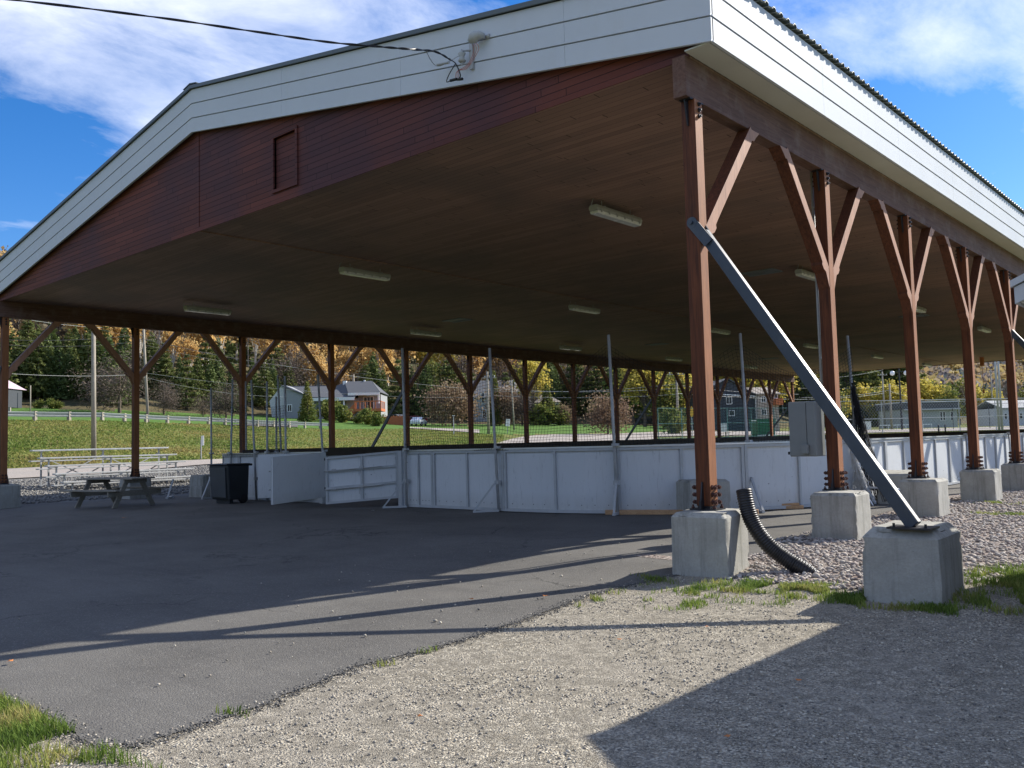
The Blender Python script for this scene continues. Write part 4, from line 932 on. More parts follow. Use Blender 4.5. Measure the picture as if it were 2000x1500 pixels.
# corrugated drain pipe
def drain():
    c = [at(1453, 958, 9.38), at(1458, 985, 9.34), at(1466, 1012, 9.30), at(1480, 1038, 9.25), at(1500, 1064, 9.2), at(1523, 1083, 9.15), at(1548, 1100, 9.08), at(1575, 1116, 9.0), at(1600, 1136, 8.95)]
    c = [Vector(p) for p in c]; P = []; n = 48
    for i in range(n+1):
        t = i/n*(len(c)-1); k_ = min(int(t), len(c)-2); f = t-k_; p0, p1, p2, p3 = c[max(k_-1, 0)], c[k_], c[k_+1], c[min(k_+2, len(c)-1)]
        P.append(.5*((2*p1)+(-p0+p2)*f+(2*p0-5*p1+4*p2-p3)*f*f+(-p0+3*p1-3*p2+p3)*f**3))
    Q = []; R = []
    for i in range(n):
        a, b = P[i], P[i+1]
        for f, r in ((0, .0735), (.22, .0735), (.36, .080), (.78, .080), (.94, .0735)): Q.append(a.lerp(b, f)); R.append(r*1.08)
    m = MB(); m.tube(Q, R, 26, caps=False); root = tag(m.build('drain_pipe', 'rubber_black', smooth=False), 'black corrugated drain pipe curving up out of the stones against the nearest footing block', 'pipe')
    bm = bmesh.new(); bm.from_mesh(root.data)
    for f in bm.faces: f.smooth = True
    bm.to_mesh(root.data); bm.free()
    s = root.modifiers.new('wall', 'SOLIDIFY'); s.thickness = .005
    t = (P[0]-P[1]).normalized(); m = MB(); m.tube([P[0]-t*.004, P[0]+t*.012], [.088, .078], 26); m.build('pipe_cap', 'rubber_black', root, smooth=False, bevel=.006)
drain()
# wheeled bin
bn = empty('wheeled_bin', (-15.95, 3.62, .008), 'large dark two wheeled garbage bin standing by the left gates', 'garbage bin', rz=.05)
def taper(m, a, b, z0, z1):
    (x0, x1, y0, y1), (X0, X1, Y0_, Y1_) = a, b
    m.add([(x0, y0, z0), (x1, y0, z0), (x1, y1, z0), (x0, y1, z0), (X0, Y0_, z1), (X1, Y0_, z1), (X1, Y1_, z1), (X0, Y1_, z1)], [(3, 2, 1, 0), (4, 5, 6, 7), (0, 1, 5, 4), (1, 2, 6, 5), (2, 3, 7, 6), (3, 0, 4, 7)]); return m
m = taper(MB(), (-.40, .40, -.27, .29), (-.43, .43, -.34, .31), .10, .99); m.build('bin_body', 'bin_plastic', bn, bevel=.03)
m = taper(MB(), (-.35, .30, -.315, -.285), (-.38, .34, -.365, -.335), .16, .93); m.build('front_panel', 'net_black' if False else 'bin_panel', bn, bevel=.008)
m = MB(); m.span((-.46, -.38, .991), (.46, .33, 1.03)); m.span((-.46, .33, .96), (.46, .39, 1.02)); m.build('lid', 'bin_plastic', bn, bevel=.018)
for x in (-.36, .36):
    m = MB(); m.tube([(x-.05, .16, .12), (x+.05, .16, .12)], .12, 18); w_ = m.build('wheel', 'rubber_black', bn, bevel=.01)
    m = MB(); m.box((x*.8, .16, .235), (.14, .16, .05)); m.build('wheel_bracket', 'steel_black', w_)
m = MB(); m.span((-.3, -.2, .0), (.3, -.1, .119)); m.build('bin_foot', 'bin_plastic', bn)
# picnic table
pt = empty('picnic_table', (-18.0, 1.55, 0.012), 'weathered grey wooden picnic table on the asphalt under the left side', 'picnic table', rz=.30)
m = MB()
for i in range(5): m.span((-1.0, -.37+i*.15, .70), (1.0, -.37+i*.15+.14, .738))
m.build('table_top', 'grey_wood', pt, bevel=.006)
for e in (-1, 1):
    m = MB()
    for i in range(2): m.span((-1.0, e*.72+(i-1)*.145, .42), (1.0, e*.72+(i-1)*.145+.135, .458))
    m.build('bench_seat', 'grey_wood', pt, bevel=.006)
for x in (-.66, .66):
    for e in (-1, 1):
        m = MB(); m.bar((x, e*.62, 0), (x, e*.20, .70), .04, .14, (1, 0, 0)); 
        m = MB(); m.prism([(e*.68, 0), (e*.53, 0), (e*.14, .699), (e*.29, .699)], x-.02, x+.02, 0); m.build('leg', 'grey_wood', pt, bevel=.004)
    m = MB(); m.span((x+.022, -.84, .28), (x+.06, .84, .419)); m.build('cross_beam', 'grey_wood', pt, bevel=.004); m = MB(); m.span((x+.022, -.36, .60), (x+.06, .36, .699)); m.build('top_batten', 'grey_wood', pt)
# aluminium bleachers: seats stepping up away from the rink
BZ = lambda x, y: H(x, y)
bl = empty('bleachers', (-26.5, 6.0, H(-26.5, 6.0)), 'five row aluminium bleachers on the gravel beyond the left row of posts', 'bleachers', rz=0)
rows = 5; dep = .70; y0, y1 = -2.5, 2.65; sk = .0
for i in range(rows):
    x = -i*dep; z = .30+i*.28
    m = MB(); m.span((x-.14, y0, z-.04), (x+.14, y1, z+.015)); m.build('seat_plank', 'aluminium' if i == rows-1 else 'galv', bl, bevel=.008)
    if i > 0: m = MB(); m.span((x+.10, y0-.12, z-.42), (x+.36, y1-.2, z-.375)); m.build('foot_plank', 'galv', bl, bevel=.006)
for y in (y0+.35, (y0+y1)/2, y1-.35):
    m = MB()
    for i in range(rows):
        x = -i*dep; z = .30+i*.28; m.span((x-.025, y-.025, -.02), (x+.025, y+.025, z-.031)); m.span((x-.10, y-.02, z-.075), (x+.10, y+.02, z-.0315))
        if i: m.span((x-.03, y-.022, z-.355), (x+dep, y+.022, z-.302))
    m.span((-rows*dep+dep-.1, y-.03, -.03), (.2, y+.03, .03)); m.build('support_frame', 'galv', bl)
m = MB()
for (a, b) in ((y0+.35, (y0+y1)/2), ((y0+y1)/2, y1-.35)):
    xb = -(rows-1)*dep-.04; m.bar((xb, a, .1), (xb, b, 1.2), .03, .03); m.bar((xb, b, .1), (xb, a, 1.2), .03, .03); m.bar((-1.0, a, .05), (-2.3, b, .9), .03, .03)
m.build('cross_brace', 'galv', bl)
m = MB(); m.bar((-20.35, 4.3, .03), (-19.8, 3.85, .03), .07, .05); m.bar((-19.85, 3.9, .04), (-20.2, 4.25, .55), .05, .035); tag(m.build('support_foot', 'board_frame'), 'pale wooden raking foot beside the stacked low blocks, left of the bin', 'brace')
# service wire, insulator and conduit head on the gable fascia
yg = Y0-.012
m = MB(); m.span((-.03, -.03, -.16), (.03, .0, .20)); sb = m.build('insulator_bracket', 'galv', pav); sb.location = (-3.10-ORG[0], yg-ORG[1], 6.62); m = MB(); m.tube([(-.10, -.10, -.10), (-.10, -.10, .12)], .011, 8); m.bar((-.10, -.10, -.08), (0, -.02, -.08), .03, .012); m.bar((-.10, -.10, .10), (0, -.02, .10), .03, .012); m.build('bracket_pin', 'galv', sb)
m = MB(); m.tube([(-.10, -.10, -.06), (-.10, -.10, -.04), (-.10, -.10, -.0), (-.10, -.10, .02), (-.10, -.10, .06), (-.10, -.10, .08)], [.035, .055, .035, .035, .055, .035], 14); m.build('insulator', 'lamp_housing', sb, smooth=True)
m = MB(); m.tube([(.10, .06, .02), (.06, .0, .03), (0, 0, .03), (-.05, -.02, .01), (-.09, -.04, -.03)], [.035, .055, .075, .075, .03], 14); ch = m.build('weather_head', 'lamp_housing', pav, smooth=True); ch.location = (-2.93-ORG[0], yg-.10-ORG[1], 6.80); m = MB(); m.tube([(.10, .1, .02), (.16, .1, .02)], .03, 10); m.build('elbow', 'galv', ch, smooth=True)
def cat(a, b, sag, n=24):
    a, b = Vector(a), Vector(b); return [a.lerp(b, i/n)-Vector((0, 0, 4*sag*(i/n)*(1-i/n))) for i in range(n+1)]
e0 = at(885, 112, 10.6); f0 = at(20, -2, 9.3); g0 = at(-600, -190, 9.6)
A0 = Vector((-3.30, yg-.22, 6.59))
pw = [A0, Vector(at(850, 101, (A0-Vector(CAM)).dot(Vector(FW))-.06)), Vector(at(800, 96, 11.0)), Vector(at(740, 91, 11.0)), Vector(at(640, 82, 10.9)), Vector(at(500, 62, 10.6)), Vector(at(300, 33, 10.2)), Vector(at(20, -1, 9.6)), Vector(at(-400, -45, 9.0)), Vector(at(-900, -90, 8.6))]
def spline(c, n=8):
    out = []
    for k_ in range(len(c)-1):
        p0, p1, p2, p3 = c[max(k_-1, 0)], c[k_], c[k_+1], c[min(k_+2, len(c)-1)]
        for i in range(n): f = i/n; out.append(.5*((2*p1)+(-p0+p2)*f+(2*p0-5*p1+4*p2-p3)*f*f+(-p0+3*p1-3*p2+p3)*f**3))
    return out+[c[-1]]
sw = empty('service_cable', tuple(A0), 'twisted black overhead service cable running left from the gable', 'cable')
tw = spline(pw, 14); m = MB(); m.tube([p+Vector((0, .008*math.sin(i*.5), .008*math.cos(i*.5))) for i, p in enumerate(tw)], .0085, 6); m.build('strand', 'cable_black', sw, tuple(A0))
m = MB(); m.tube([p-Vector((0, .008*math.sin(i*.5), .008*math.cos(i*.5))) for i, p in enumerate(tw)], .0085, 6); m.build('strand', 'cable_black', sw, tuple(A0))
m = MB(); q = [tw[20], Vector((-3.62, yg-.16, 6.62)), Vector((-3.25, yg-.11, 6.66)), Vector((-3.2, yg-.10, 6.63))]; m.tube(spline(q), .005, 6); m.tube([Vector((-3.62, yg-.16, 6.64)), Vector((-3.42, yg-.13, 6.62))], .018, 8); m.build('neutral_wire', 'galv', sw, tuple(A0))
dl = Vector((-3.20, yg-.2, 6.30)); ht = [A0, A0+Vector((.12, -.02, -.10)), dl+Vector((.06, 0, .04)), dl+Vector((.03, 0, -.01)), dl]
m = MB(); m.tube(spline(ht), .009, 6); m.tube(spline([A0+Vector((.1, 0, -.08)), dl+Vector((-.16, 0, .10)), dl+Vector((-.20, 0, .02)), dl+Vector((-.12, 0, .012))]), .007, 6)
m.tube([dl+Vector((-.13, 0, .015)), dl+Vector((-.01, 0, -.0))], .02, 8); m.tube([dl+Vector((.0, .01, -.005)), dl+Vector((.09, .01, -.025))], .02, 8); m.build('drip_loop', 'cable_black', sw, tuple(A0))
c0 = Vector((-2.96, yg-.13, 6.72)); m = MB()
for k_ in range(3): m.tube(spline([c0+Vector((k_*.03, 0, 0)), c0+Vector((.03+k_*.045, -.02, -.12)), c0+Vector((-.08, -.03, -.26-k_*.022)), dl+Vector((.0+k_*.02, 0, .10)), dl+Vector((-.04+k_*.03, .01, .01))]), .0032, 6)
m.build('tail_wire', 'copper_red', sw, tuple(A0))

# ---- neighbouring shed at the right edge (its roof throws the large foreground shadow)
sx, sy, szt, szb = 3.43, -1.50, 2.48, 2.31
shd = empty('shed', (6.0, .7, -.05), 'small shed with pale blue fascia whose roof corner enters at the right edge', 'shed'); SO = (6.0, .7, -.05)
L1 = 4.0; W1 = 5.2; rise = 1.12; xm = sx+W1/2
def P_(x): return szt+(W1/2-abs(x-xm))*rise/(W1/2)
m = MB(); m.prism([(sx, szt-.012), (xm, P_(xm)-.012), (sx+W1, szt-.012), (sx+W1, szt-.05), (xm, P_(xm)-.05), (sx, szt-.05)], sy+.03, sy+L1, 1); m.build('roof', 'roof_green', shd, SO)
m = MB(); hf_ = szt-szb
m.prism([(sx, szt-.05), (xm, P_(xm)-.05), (sx+W1, szt-.05), (sx+W1, szb), (xm, P_(xm)-hf_), (sx, szb)], sy+.001, sy+.028, 1); m.prism([(sx-.02, szt), (xm, P_(xm)), (sx+W1, szt), (sx+W1, szt-.049), (xm, P_(xm)-.049), (sx-.02, szt-.049)], sy-.02, sy+.029, 1)
m.span((sx, sy+.029, szb), (sx+.025, sy+L1, szt-.05)); m.build('fascia', 'wall_pale', shd, SO)
m = MB(); m.prism([(sx+.03, szb+.01), (sx+W1-.05, szb+.01), (sx+W1-.05, szb+.03), (sx+.03, szb+.03)], sy+.03, sy+.29, 1); m.build('soffit', 'soffit_white', shd, SO)
m = MB(); m.prism([(sx+.05, -.05), (sx+W1-.25, -.05), (sx+W1-.25, szb+.05), (xm, P_(xm)-.1), (sx+.05, szb-.002)], sy+.30, sy+L1-.03, 1); m.build('wall', 'wall_pale', shd, SO)

# ================================================================ BACKGROUND
# ---- tree prototypes
def cards(C, S, up=.0, asp=1.0, seed=0):
    r = np.random.default_rng(seed); n = len(C); nrm = r.normal(size=(n, 3)); nrm[:, 2] += up; nrm /= np.linalg.norm(nrm, axis=1)[:, None]
    t = r.normal(size=(n, 3)); t -= (t*nrm).sum(1)[:, None]*nrm; t /= np.linalg.norm(t, axis=1)[:, None]; b = np.cross(nrm, t); S = np.asarray(S)[:, None]
    V = np.stack([C-t*S-b*S*asp*.3, C+t*S*.2-b*S*asp, C+t*S+b*S*asp*.3, C-t*S*.2+b*S*asp], 1); F = np.arange(n*4).reshape(n, 4); return V.reshape(-1, 3), F
def conifer_pts(Hh, R, n, r, base=.06, droop=.35, layers=17):
    z = base+(1-base)*(1-np.sqrt(r.random(n)))*1.0; L_ = np.floor(z*layers)/layers+r.normal(0, .008, n); rad = R*(1-np.clip(L_, 0, 1))**.85*(.35+.65*r.random(n)**.45); a = r.random(n)*6.283
    lob = .82+.18*np.sin(a*7+np.floor(z*layers)*2.4); rad = rad*lob
    zz = np.clip(L_, base*.6, 1)*Hh+rad*(-droop)+r.normal(0, .12, n)+.25; return np.stack([rad*np.cos(a), rad*np.sin(a), np.maximum(zz, .15)], 1)
def round_pts(Hh, R, n, r, z0=.25, clumps=34, spread=.2, low=0.5):
    c = []
    while len(c) < clumps:
        p = r.uniform(-1, 1, 3); l = np.linalg.norm(p)
        if l > 1 or l < .35: continue
        if p[2] < -low: continue
        c.append(p)
    c = np.array(c); k = r.integers(0, clumps, n); p = c[k]*.82+r.normal(0, spread, (n, 3))*(.6+.6*r.random((clumps, 1))[k]); zc = Hh*(z0+(1-z0)/2); return np.stack([p[:, 0]*R, p[:, 1]*R, zc+p[:, 2]*Hh*(1-z0)/2], 1), c*np.array([R, R, Hh*(1-z0)/2])*.8+np.array([0, 0, zc])
def proto(kind, Hh, R, n, size, mat, seed, bark='trunk_bark', **kw):
    r = np.random.default_rng(seed)
    if kind == 'conifer':
        P = conifer_pts(Hh, R, n, r, **kw); V, F = cards(P, r.uniform(.5, 1.3, n)*size, 1.2, .45, seed); lim = []
    else:
        P, cl = round_pts(Hh, R, n, r, **kw); V, F = cards(P, r.uniform(.5, 1.3, n)*size, .2, .8 if 'twig' not in mat else .18, seed); lim = cl[:14]
    root = D.objects.new(kind, None); COL.objects.link(root)
    z = V[:, 2].reshape(-1, 4).mean(1); bulk('crown', V, F, mat, np.clip([.5+.62*noise.noise(Vector(q)*.42)+.0 for q in V[::4]]+r.normal(0, .13, n), 0, 1), parent=root)
    m = MB(); rt = .018*Hh+.04
    m.tube([(0, 0, -.4), (.02*Hh*.3, 0, Hh*.4), (0, .01*Hh, Hh*.9)], [rt, rt*.65, rt*.15], 7)
    for p in lim: m.tube([(0, 0, Hh*.28), (p[0]*.45, p[1]*.45, (p[2]+Hh*.28)/2+.1), tuple(p)], [rt*.4, rt*.25, rt*.07], 4)
    m.build('trunk', bark, root); return root
PR = {
 'spruce': [proto('conifer', 11, 2.7, 2600, .30, 'needles', 1), proto('conifer', 9, 2.5, 2300, .30, 'needles', 2, droop=.2)],
 'pine': [proto('conifer', 12, 3.4, 3000, .32, 'needles_pine', 3, droop=-.15, layers=14), proto('conifer', 10, 3.0, 2600, .32, 'needles_pine', 4, droop=-.1, layers=9)],
 'orange': [proto('broadleaf', 13, 3.0, 1700, .27, 'leaves_orange', 5, 'birch_bark', z0=.3), proto('broadleaf', 11, 2.4, 1300, .27, 'leaves_orange', 6, 'birch_bark', z0=.35)],
 'yellow': [proto('broadleaf', 11, 3.2, 1900, .26, 'leaves_yellow', 7, 'trunk_bark', z0=.2)],
 'green': [proto('broadleaf', 9, 3.3, 2100, .26, 'leaves_green', 8, 'trunk_bark', z0=.12, low=.8)],
 'bare': [proto('broadleaf', 12, 2.4, 1300, .26, 'twigs_brown', 9, 'birch_bark', z0=.35), proto('broadleaf', 6, 2.8, 5200, .15, 'twigs_brown', 10, 'trunk_bark', z0=.0, low=.8, clumps=18, spread=.3)],
 'rust': [proto('broadleaf', 5, 3.0, 4500, .13, 'leaves_rust', 11, 'trunk_bark', z0=.02, low=.8, clumps=20, spread=.27)],
 'cedar': [proto('conifer', 5.2, 1.25, 2600, .15, 'leaves_green', 12, droop=.0, layers=60, base=.0)],
 'bush': [proto('broadleaf', 1.6, 1.1, 900, .12, 'leaves_green', 13, z0=.0, low=.98)]}
used = set()
NAMEK = {'spruce': 'spruce_tree', 'pine': 'pine_tree', 'orange': 'birch_tree', 'yellow': 'aspen_tree', 'green': 'broadleaf_tree', 'bare': 'bare_tree', 'rust': 'shrub', 'cedar': 'cedar_tree', 'bush': 'bush'}
ti = 0
def tree(kind, xc, d, h, label, group=None, wide=1.0, var=None):
    global ti; ti += 1
    ps = PR[kind]; i = (ti if var is None else var) % len(ps); p = ps[i]; hs_ = {'spruce': (11, 9), 'pine': (12, 10), 'orange': (13, 11), 'yellow': (11,), 'green': (9,), 'bare': (12, 6), 'rust': (5,), 'cedar': (5.2,), 'bush': (1.6,)}[kind][i]
    if id(p) in used: o = copy_tree(p)
    else: o = p; used.add(id(p))
    s = h/hs_; o.name = NAMEK[kind]; o.location = P_at(xc, d, -.1); o.rotation_euler = (0, 0, (ti*2.4) % 6.28); o.scale = (s*wide, s*wide, s)
    return tag(o, label, 'tree' if kind not in ('rust', 'bush') else 'bush', group)
R_ = random.Random(21)
ORD = ordn+['sixteenth', 'seventeenth', 'eighteenth', 'nineteenth', 'twentieth']+['twenty-'+o for o in ordn[:9]]
# dark conifer belt at the foot of the hill (left)
def belt(kind_w, x0, x1, n, dadd, h0, h1, label, group, base=4):
    for i in range(n):
        xc = x0+(x1-x0)*(i+R_.uniform(.1, .9))/n; d = sect(xc)[0][base]+R_.uniform(*dadd); k_ = R_.choice(kind_w)
        tree(k_, xc, d, R_.uniform(h0, h1), label+', %s from the left' % ORD[i], group, R_.uniform(.9, 1.25))
belt(['spruce', 'spruce', 'pine'], -60, 250, 13, (1, 8), 7.5, 10.5, 'dense dark spruce at the foot of the hill beyond the guardrail', 'dark conifers beyond the guardrail')
belt(['spruce', 'pine'], -60, 330, 14, (9, 22), 7.5, 10.5, 'tall conifer in the second rank above the guardrail', 'conifers of the second rank')
belt(['spruce', 'pine', 'pine'], 300, 540, 12, (2, 14), 7, 9.5, 'dark pine between the bare shrubs and the grey house', 'pines left of the grey house')
belt(['pine', 'pine', 'orange'], -40, 420, 12, (18, 30), 7.5, 10, 'green pine high on the slope below the orange birches', 'pines below the orange birches')
belt(['orange', 'orange', 'orange', 'bare'], 150, 760, 29, (26, 60), 11, 15, 'orange leaved birch on the hillside above the dark conifers', 'orange birches on the hillside')
belt(['bare', 'orange', 'pine'], 530, 690, 9, (6, 26), 8, 12, 'slender birch behind the roof of the grey house', 'birches behind the grey house')
belt(['orange', 'bare'], -60, 160, 8, (45, 80), 10, 13, 'thin autumn birch on the upper left hillside', 'thin birches of the upper left hillside')
belt(['pine', 'spruce'], 700, 880, 8, (4, 16), 8.5, 12, 'tall dark pine behind the parked cars', 'dark pines right of the grey house')
belt(['orange', 'orange', 'bare', 'yellow'], 700, 1150, 26, (22, 70), 12, 16, 'orange and gold birch on the slope behind the two houses', 'birches behind the houses')
belt(['pine', 'spruce', 'green'], 840, 1000, 6, (6, 18), 7.5, 10.5, 'dark green tree left of the shaded tan roofed house', 'trees left of the tan roofed house')
belt(['pine', 'spruce'], 1060, 1210, 9, (8, 26), 10, 14, 'tall dark spruce right of the tan roofed house', 'dark spruces right of the tan roofed house')
belt(['yellow', 'green', 'yellow'], 1215, 1350, 9, (-25, 10), 11, 15, 'broad yellow green tree behind the green chain link fence', 'yellow green trees behind the fence')
belt(['pine', 'spruce', 'yellow'], 1330, 1620, 18, (5, 60), 17, 24, 'tall dark conifer behind the dark house', 'conifers behind the dark house')
belt(['spruce', 'pine'], 1600, 1790, 16, (60, 130), 26, 34, 'very tall dark conifer in the stand behind the street lamp', 'dark conifer stand behind the street lamp', 3)
belt(['yellow', 'orange', 'green'], 1620, 1860, 14, (20, 60), 9, 14, 'autumn tree lining the car park behind the fence', 'autumn trees lining the car park', 3)
belt(['green', 'yellow', 'bare', 'green'], 1780, 2080, 18, (35, 80), 10, 15, 'olive autumn tree behind the low white buildings', 'trees behind the low white buildings', 3)
tree('bare', 232, 112, 8.5, 'large bare brown bush tree behind the second left post', None, 1.25, 1)
tree('bare', 318, 118, 5.2, 'small round bare bush beside the leaning white utility pole', None, 1.1, 1)
tree('bare', 395, 122, 3.2, 'low bare scrub right of the round bush above the guardrail', None, 1.2, 1)
tree('bare', 440, 120, 6, 'pale leafless shrub in front of the dark pines left of the grey house', None, 1, 1)
tree('cedar', 599, 127, 5.9, 'tall cone shaped cedar with golden edge in front of the grey house', None, 1.15)
for xc, dy_, h, wd, lab in ((643, 0, 3.2, 1, 'leafy shrub in front of the porch of the grey house'), (664, -3, 2.6, .9, 'green shrub right of the porch window of the grey house'), (702, -3, 1.6, 1.1, 'round dark bush left of the orange deck'), (716, -5, 2.4, .9, 'dark conical bush in front of the orange deck'), (733, -10, 2.0, 1.0, 'pale flowering bush at the right corner of the lawn')):
    tree('bush', xc, 133+dy_, h, lab, None, wd)
for xc, h, lab in ((75, 1.2, 'pale green bush at the foot of the spruces, leftmost'), (98, 1.4, 'pale green bush at the foot of the spruces, second from left'), (112, 1.1, 'pale green bush at the foot of the spruces, third from left'), (20, 1.2, 'dark small bush beside the pink roofed gazebo')):
    tree('bush', xc, sect(xc)[0][4]-2, h, lab, None, 1)
tree('rust', 882, 140, 7.2, 'broad russet ornamental tree behind the net, right of the parked cars', None, 1.1)
tree('rust', 985, 150, 7.0, 'shadowy russet shrub in front of the shaded house', None, .8); tree('bare', 1018, 150, 7.5, 'dense bare tree in front of the shaded house', None, 1.0, 1)
tree('yellow', 1040, 158, 13.5, 'tall golden tree rising in front of the tan roofed house', None, .8)
tree('cedar', 1068, 150, 7.0, 'dark rounded cedar at the left corner of the tan roofed house', None, 1.4); tree('cedar', 966, 150, 9.5, 'narrow dark cedar between the poles', None, .7)
tree('bush', 1052, 148, 3.6, 'dark round bush left of the tan wall', None, 1.1); tree('bush', 1090, 150, 3.2, 'rounded bush below the tan house window', None, 1.1); tree('rust', 1100, 150, 3.6, 'rust coloured bush right of the tan house window', None, .8)
tree('rust', 1185, 118, 5.6, 'dark red domed shrub left of the ninth left post', None, .95); tree('bush', 1309, 112, 3.4, 'yellow green bush behind the green chain link fence', None, .9)
for ps in PR.values():
    for p in ps:
        if id(p) not in used:
            for c in list(p.children): D.objects.remove(c)
            D.objects.remove(p)
# ---- the wood covering the hill (nobody could count it)
def forest(name, n, x0, x1, dfun, h0, h1, per, csize, label, mat, seed, far=False):
    r = np.random.default_rng(seed); VV = []; FF = []; TT = []; off = 0; tv = []; tf = []
    for i in range(n):
        xc = r.uniform(x0, x1); lo, hi = dfun(xc); d = lo+(hi-lo)*math.sqrt(r.random()) if not far else lo+(hi-lo)*r.random(); q = P_at(xc, d, -.3)
        k_ = noise.noise(Vector((q[0]*.018, q[1]*.018, seed)))+r.normal(0, .22); h = r.uniform(h0, h1)
        if k_ < -.18: P = conifer_pts(h, h*.24, per, r, layers=9); t0 = r.uniform(0, .22); sz = csize*.9
        elif k_ < .08: P, _ = round_pts(h, h*.2, int(per*.75), r, z0=.3, clumps=9, spread=.26); t0 = r.uniform(.30, .58); sz = csize*.75
        else: P, _ = round_pts(h, h*.24, per, r, z0=.25, clumps=9, spread=.26); t0 = r.uniform(.66, 1.0); sz = csize
        V, F = cards(P+q, r.uniform(.6, 1.3, len(P))*sz, .4, .8, i); VV.append(V); FF.append(F+off); off += len(V); TT.append(np.clip(t0+r.normal(0, .05, len(P)), 0, 1))
        if not far and r.random() < .75:
            n0 = len(tv)*4; w_ = .12; b = np.array([[-w_, 0, 0], [w_, 0, 0], [w_*.5, 0, h*.85], [-w_*.5, 0, h*.85]]); a = YAW; b = b@np.array([[math.cos(a), -math.sin(a), 0], [math.sin(a), math.cos(a), 0], [0, 0, 1]]); tv.append(b+q); 
            b2 = b@np.array([[0, 1, 0], [-1, 0, 0], [0, 0, 1]]); tv.append(b2+q)
    o = bulk(name, np.concatenate(VV), np.concatenate(FF), mat, np.concatenate(TT)); tag(o, label, 'forest', kind='stuff')
    if tv:
        T = np.concatenate(tv); o2 = bulk('forest_trunks', T, np.arange(len(T)).reshape(-1, 4), 'birch_bark'); tag(o2, 'pale slender trunks of the wood on the hillside', 'tree trunks', kind='stuff')
forest('forest', 2900, -420, 1560, lambda x: (sect(x)[0][4]+26, sect(x)[0][6]+10), 9, 14, 90, .8, 'autumn wood of conifers and orange birches covering the hillside', 'forest_mix', 3)
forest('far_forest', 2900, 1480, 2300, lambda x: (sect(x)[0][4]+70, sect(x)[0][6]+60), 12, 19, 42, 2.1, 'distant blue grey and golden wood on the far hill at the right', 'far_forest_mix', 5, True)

# ---- guardrail
gr = empty('guardrail', P_at(300, S_(2)(300)), 'galvanised steel guardrail on thick wooden posts along the upper road', 'guardrail'); GO = tuple(gr.location)
xs_ = np.arange(-40, 646, 1.0); gp = [P_at(x, S_(2)(x)+1.2) for x in xs_]; gc = [0]
for a, b in zip(gp[:-1], gp[1:]): gc.append(gc[-1]+math.dist(a[:2], b[:2]))
def gpt(s, up=0): return Vector([float(np.interp(s, gc, [p[i] for p in gp])) for i in range(3)])+Vector((0, 0, up))
m = MB()
for z0, z1 in ((.34, .46), (.46, .58), (.58, .72)):
    P = []; n = 120; off = .10 if z0 != .46 else .03
    for i in range(n+1):
        p = gpt(gc[-1]*i/n); q = gpt(min(gc[-1]*i/n+.5, gc[-1])); t = (q-p); t = t.normalized() if t.length > 0 else t0_; t0_ = t; nn = Vector((t.y, -t.x, 0)); 
        if nn.dot(Vector((CAM[0]-p.x, CAM[1]-p.y, 0))) < 0: nn = -nn
        P += [p+nn*off+Vector((0, 0, z0)), p+nn*(off+.03)+Vector((0, 0, z1))]
    m.add(P, [(2*i, 2*i+2, 2*i+3, 2*i+1) for i in range(n)])
rl = m.build('rail', 'rail_steel', gr, GO)
m = MB()
for z in (.47, .72):
    for i in range(0, 120): m.bar(gpt(gc[-1]*i/120, z)+nn*.13, gpt(gc[-1]*(i+1)/120, z)+nn*.13, .05, .045)
m.build('rail_glint', 'galv', gr, GO); s_ = rl.modifiers.new('t', 'SOLIDIFY'); s_.thickness = .02  # pale bars stand in for sun glints along the rail's ridges
s = 1.5; 
while s < gc[-1]:
    p = gpt(s); m = MB(); m.box((p.x, p.y, p.z+.30), (.26, .26, 1.0), .5); m.build('rail_post', 'pole_wood', gr, GO); s += 3.05
# ---- utility poles and lines
def upole(xc, d, ytop, ybot, r, label, lean=0, arm=True, mat='pole_wood'):
    b = P_at(xc, d, -.4); zt_ = CAM[2]+(HOR(xc)-ytop)*d/FOC; m = MB(); rt_ = empty('utility_pole', tuple(b), label, 'utility pole', 'utility poles')
    lx, ly = RH[0]*lean*d/FOC, RH[1]*lean*d/FOC; m.tube([(0, 0, 0), (lx, ly, zt_-b[2])], [r, r*.7], 10); m.build('pole', mat, rt_, smooth=True)
    if arm:
        m = MB(); m.box((lx, ly, zt_-b[2]-.8), (2.2, .1, .12), -YAW); m.build('cross_arm', 'pole_wood', rt_)
        for e in (-.9, -.3, .3, .9):
            m = MB(); m.tube([(lx+e*math.cos(-YAW), ly+e*math.sin(-YAW), zt_-b[2]-.74), (lx+e*math.cos(-YAW), ly+e*math.sin(-YAW), zt_-b[2]-.5)], .05, 6); m.build('insulator', 'lamp_lens', rt_)
    return Vector((b[0]+lx, b[1]+ly, zt_))
U1 = upole(182, 50, 560, 880, .15, 'pale wooden utility pole standing on the embankment behind the bleachers', -3)
U2 = upole(288, 92, 600, 830, .16, 'leaning pale utility pole behind the guardrail, right of the second left post', -12)
U3 = upole(952, 112, 726, 852, .19, 'utility pole behind the net, left one of the pair near the shaded house')
U4 = upole(1002, 128, 742, 842, .13, 'thinner utility pole right of its neighbour near the shaded house', -3, False)
U5 = upole(1322, 120, 720, 853, .2, 'grey utility pole behind the fence left of the dark house')
U6 = upole(1725, 190, 726, 842, .2, 'pale utility pole in the car park left of the double street lamp')
U7 = upole(1738, 150, 750, 845, .2, 'utility pole close left of the double street lamp', 0, False)
U8 = upole(57, 100, 753, 797, .08, 'short thin pole beside the pink roofed gazebo', 0, False)
U9 = upole(1937, 230, 722, 838, .2, 'slender pole between the fifth right post and the light mast')
lnm = empty('power_lines', tuple(U3), 'bundle of overhead power lines crossing behind the pavilion', 'power lines'); LO = tuple(U3)
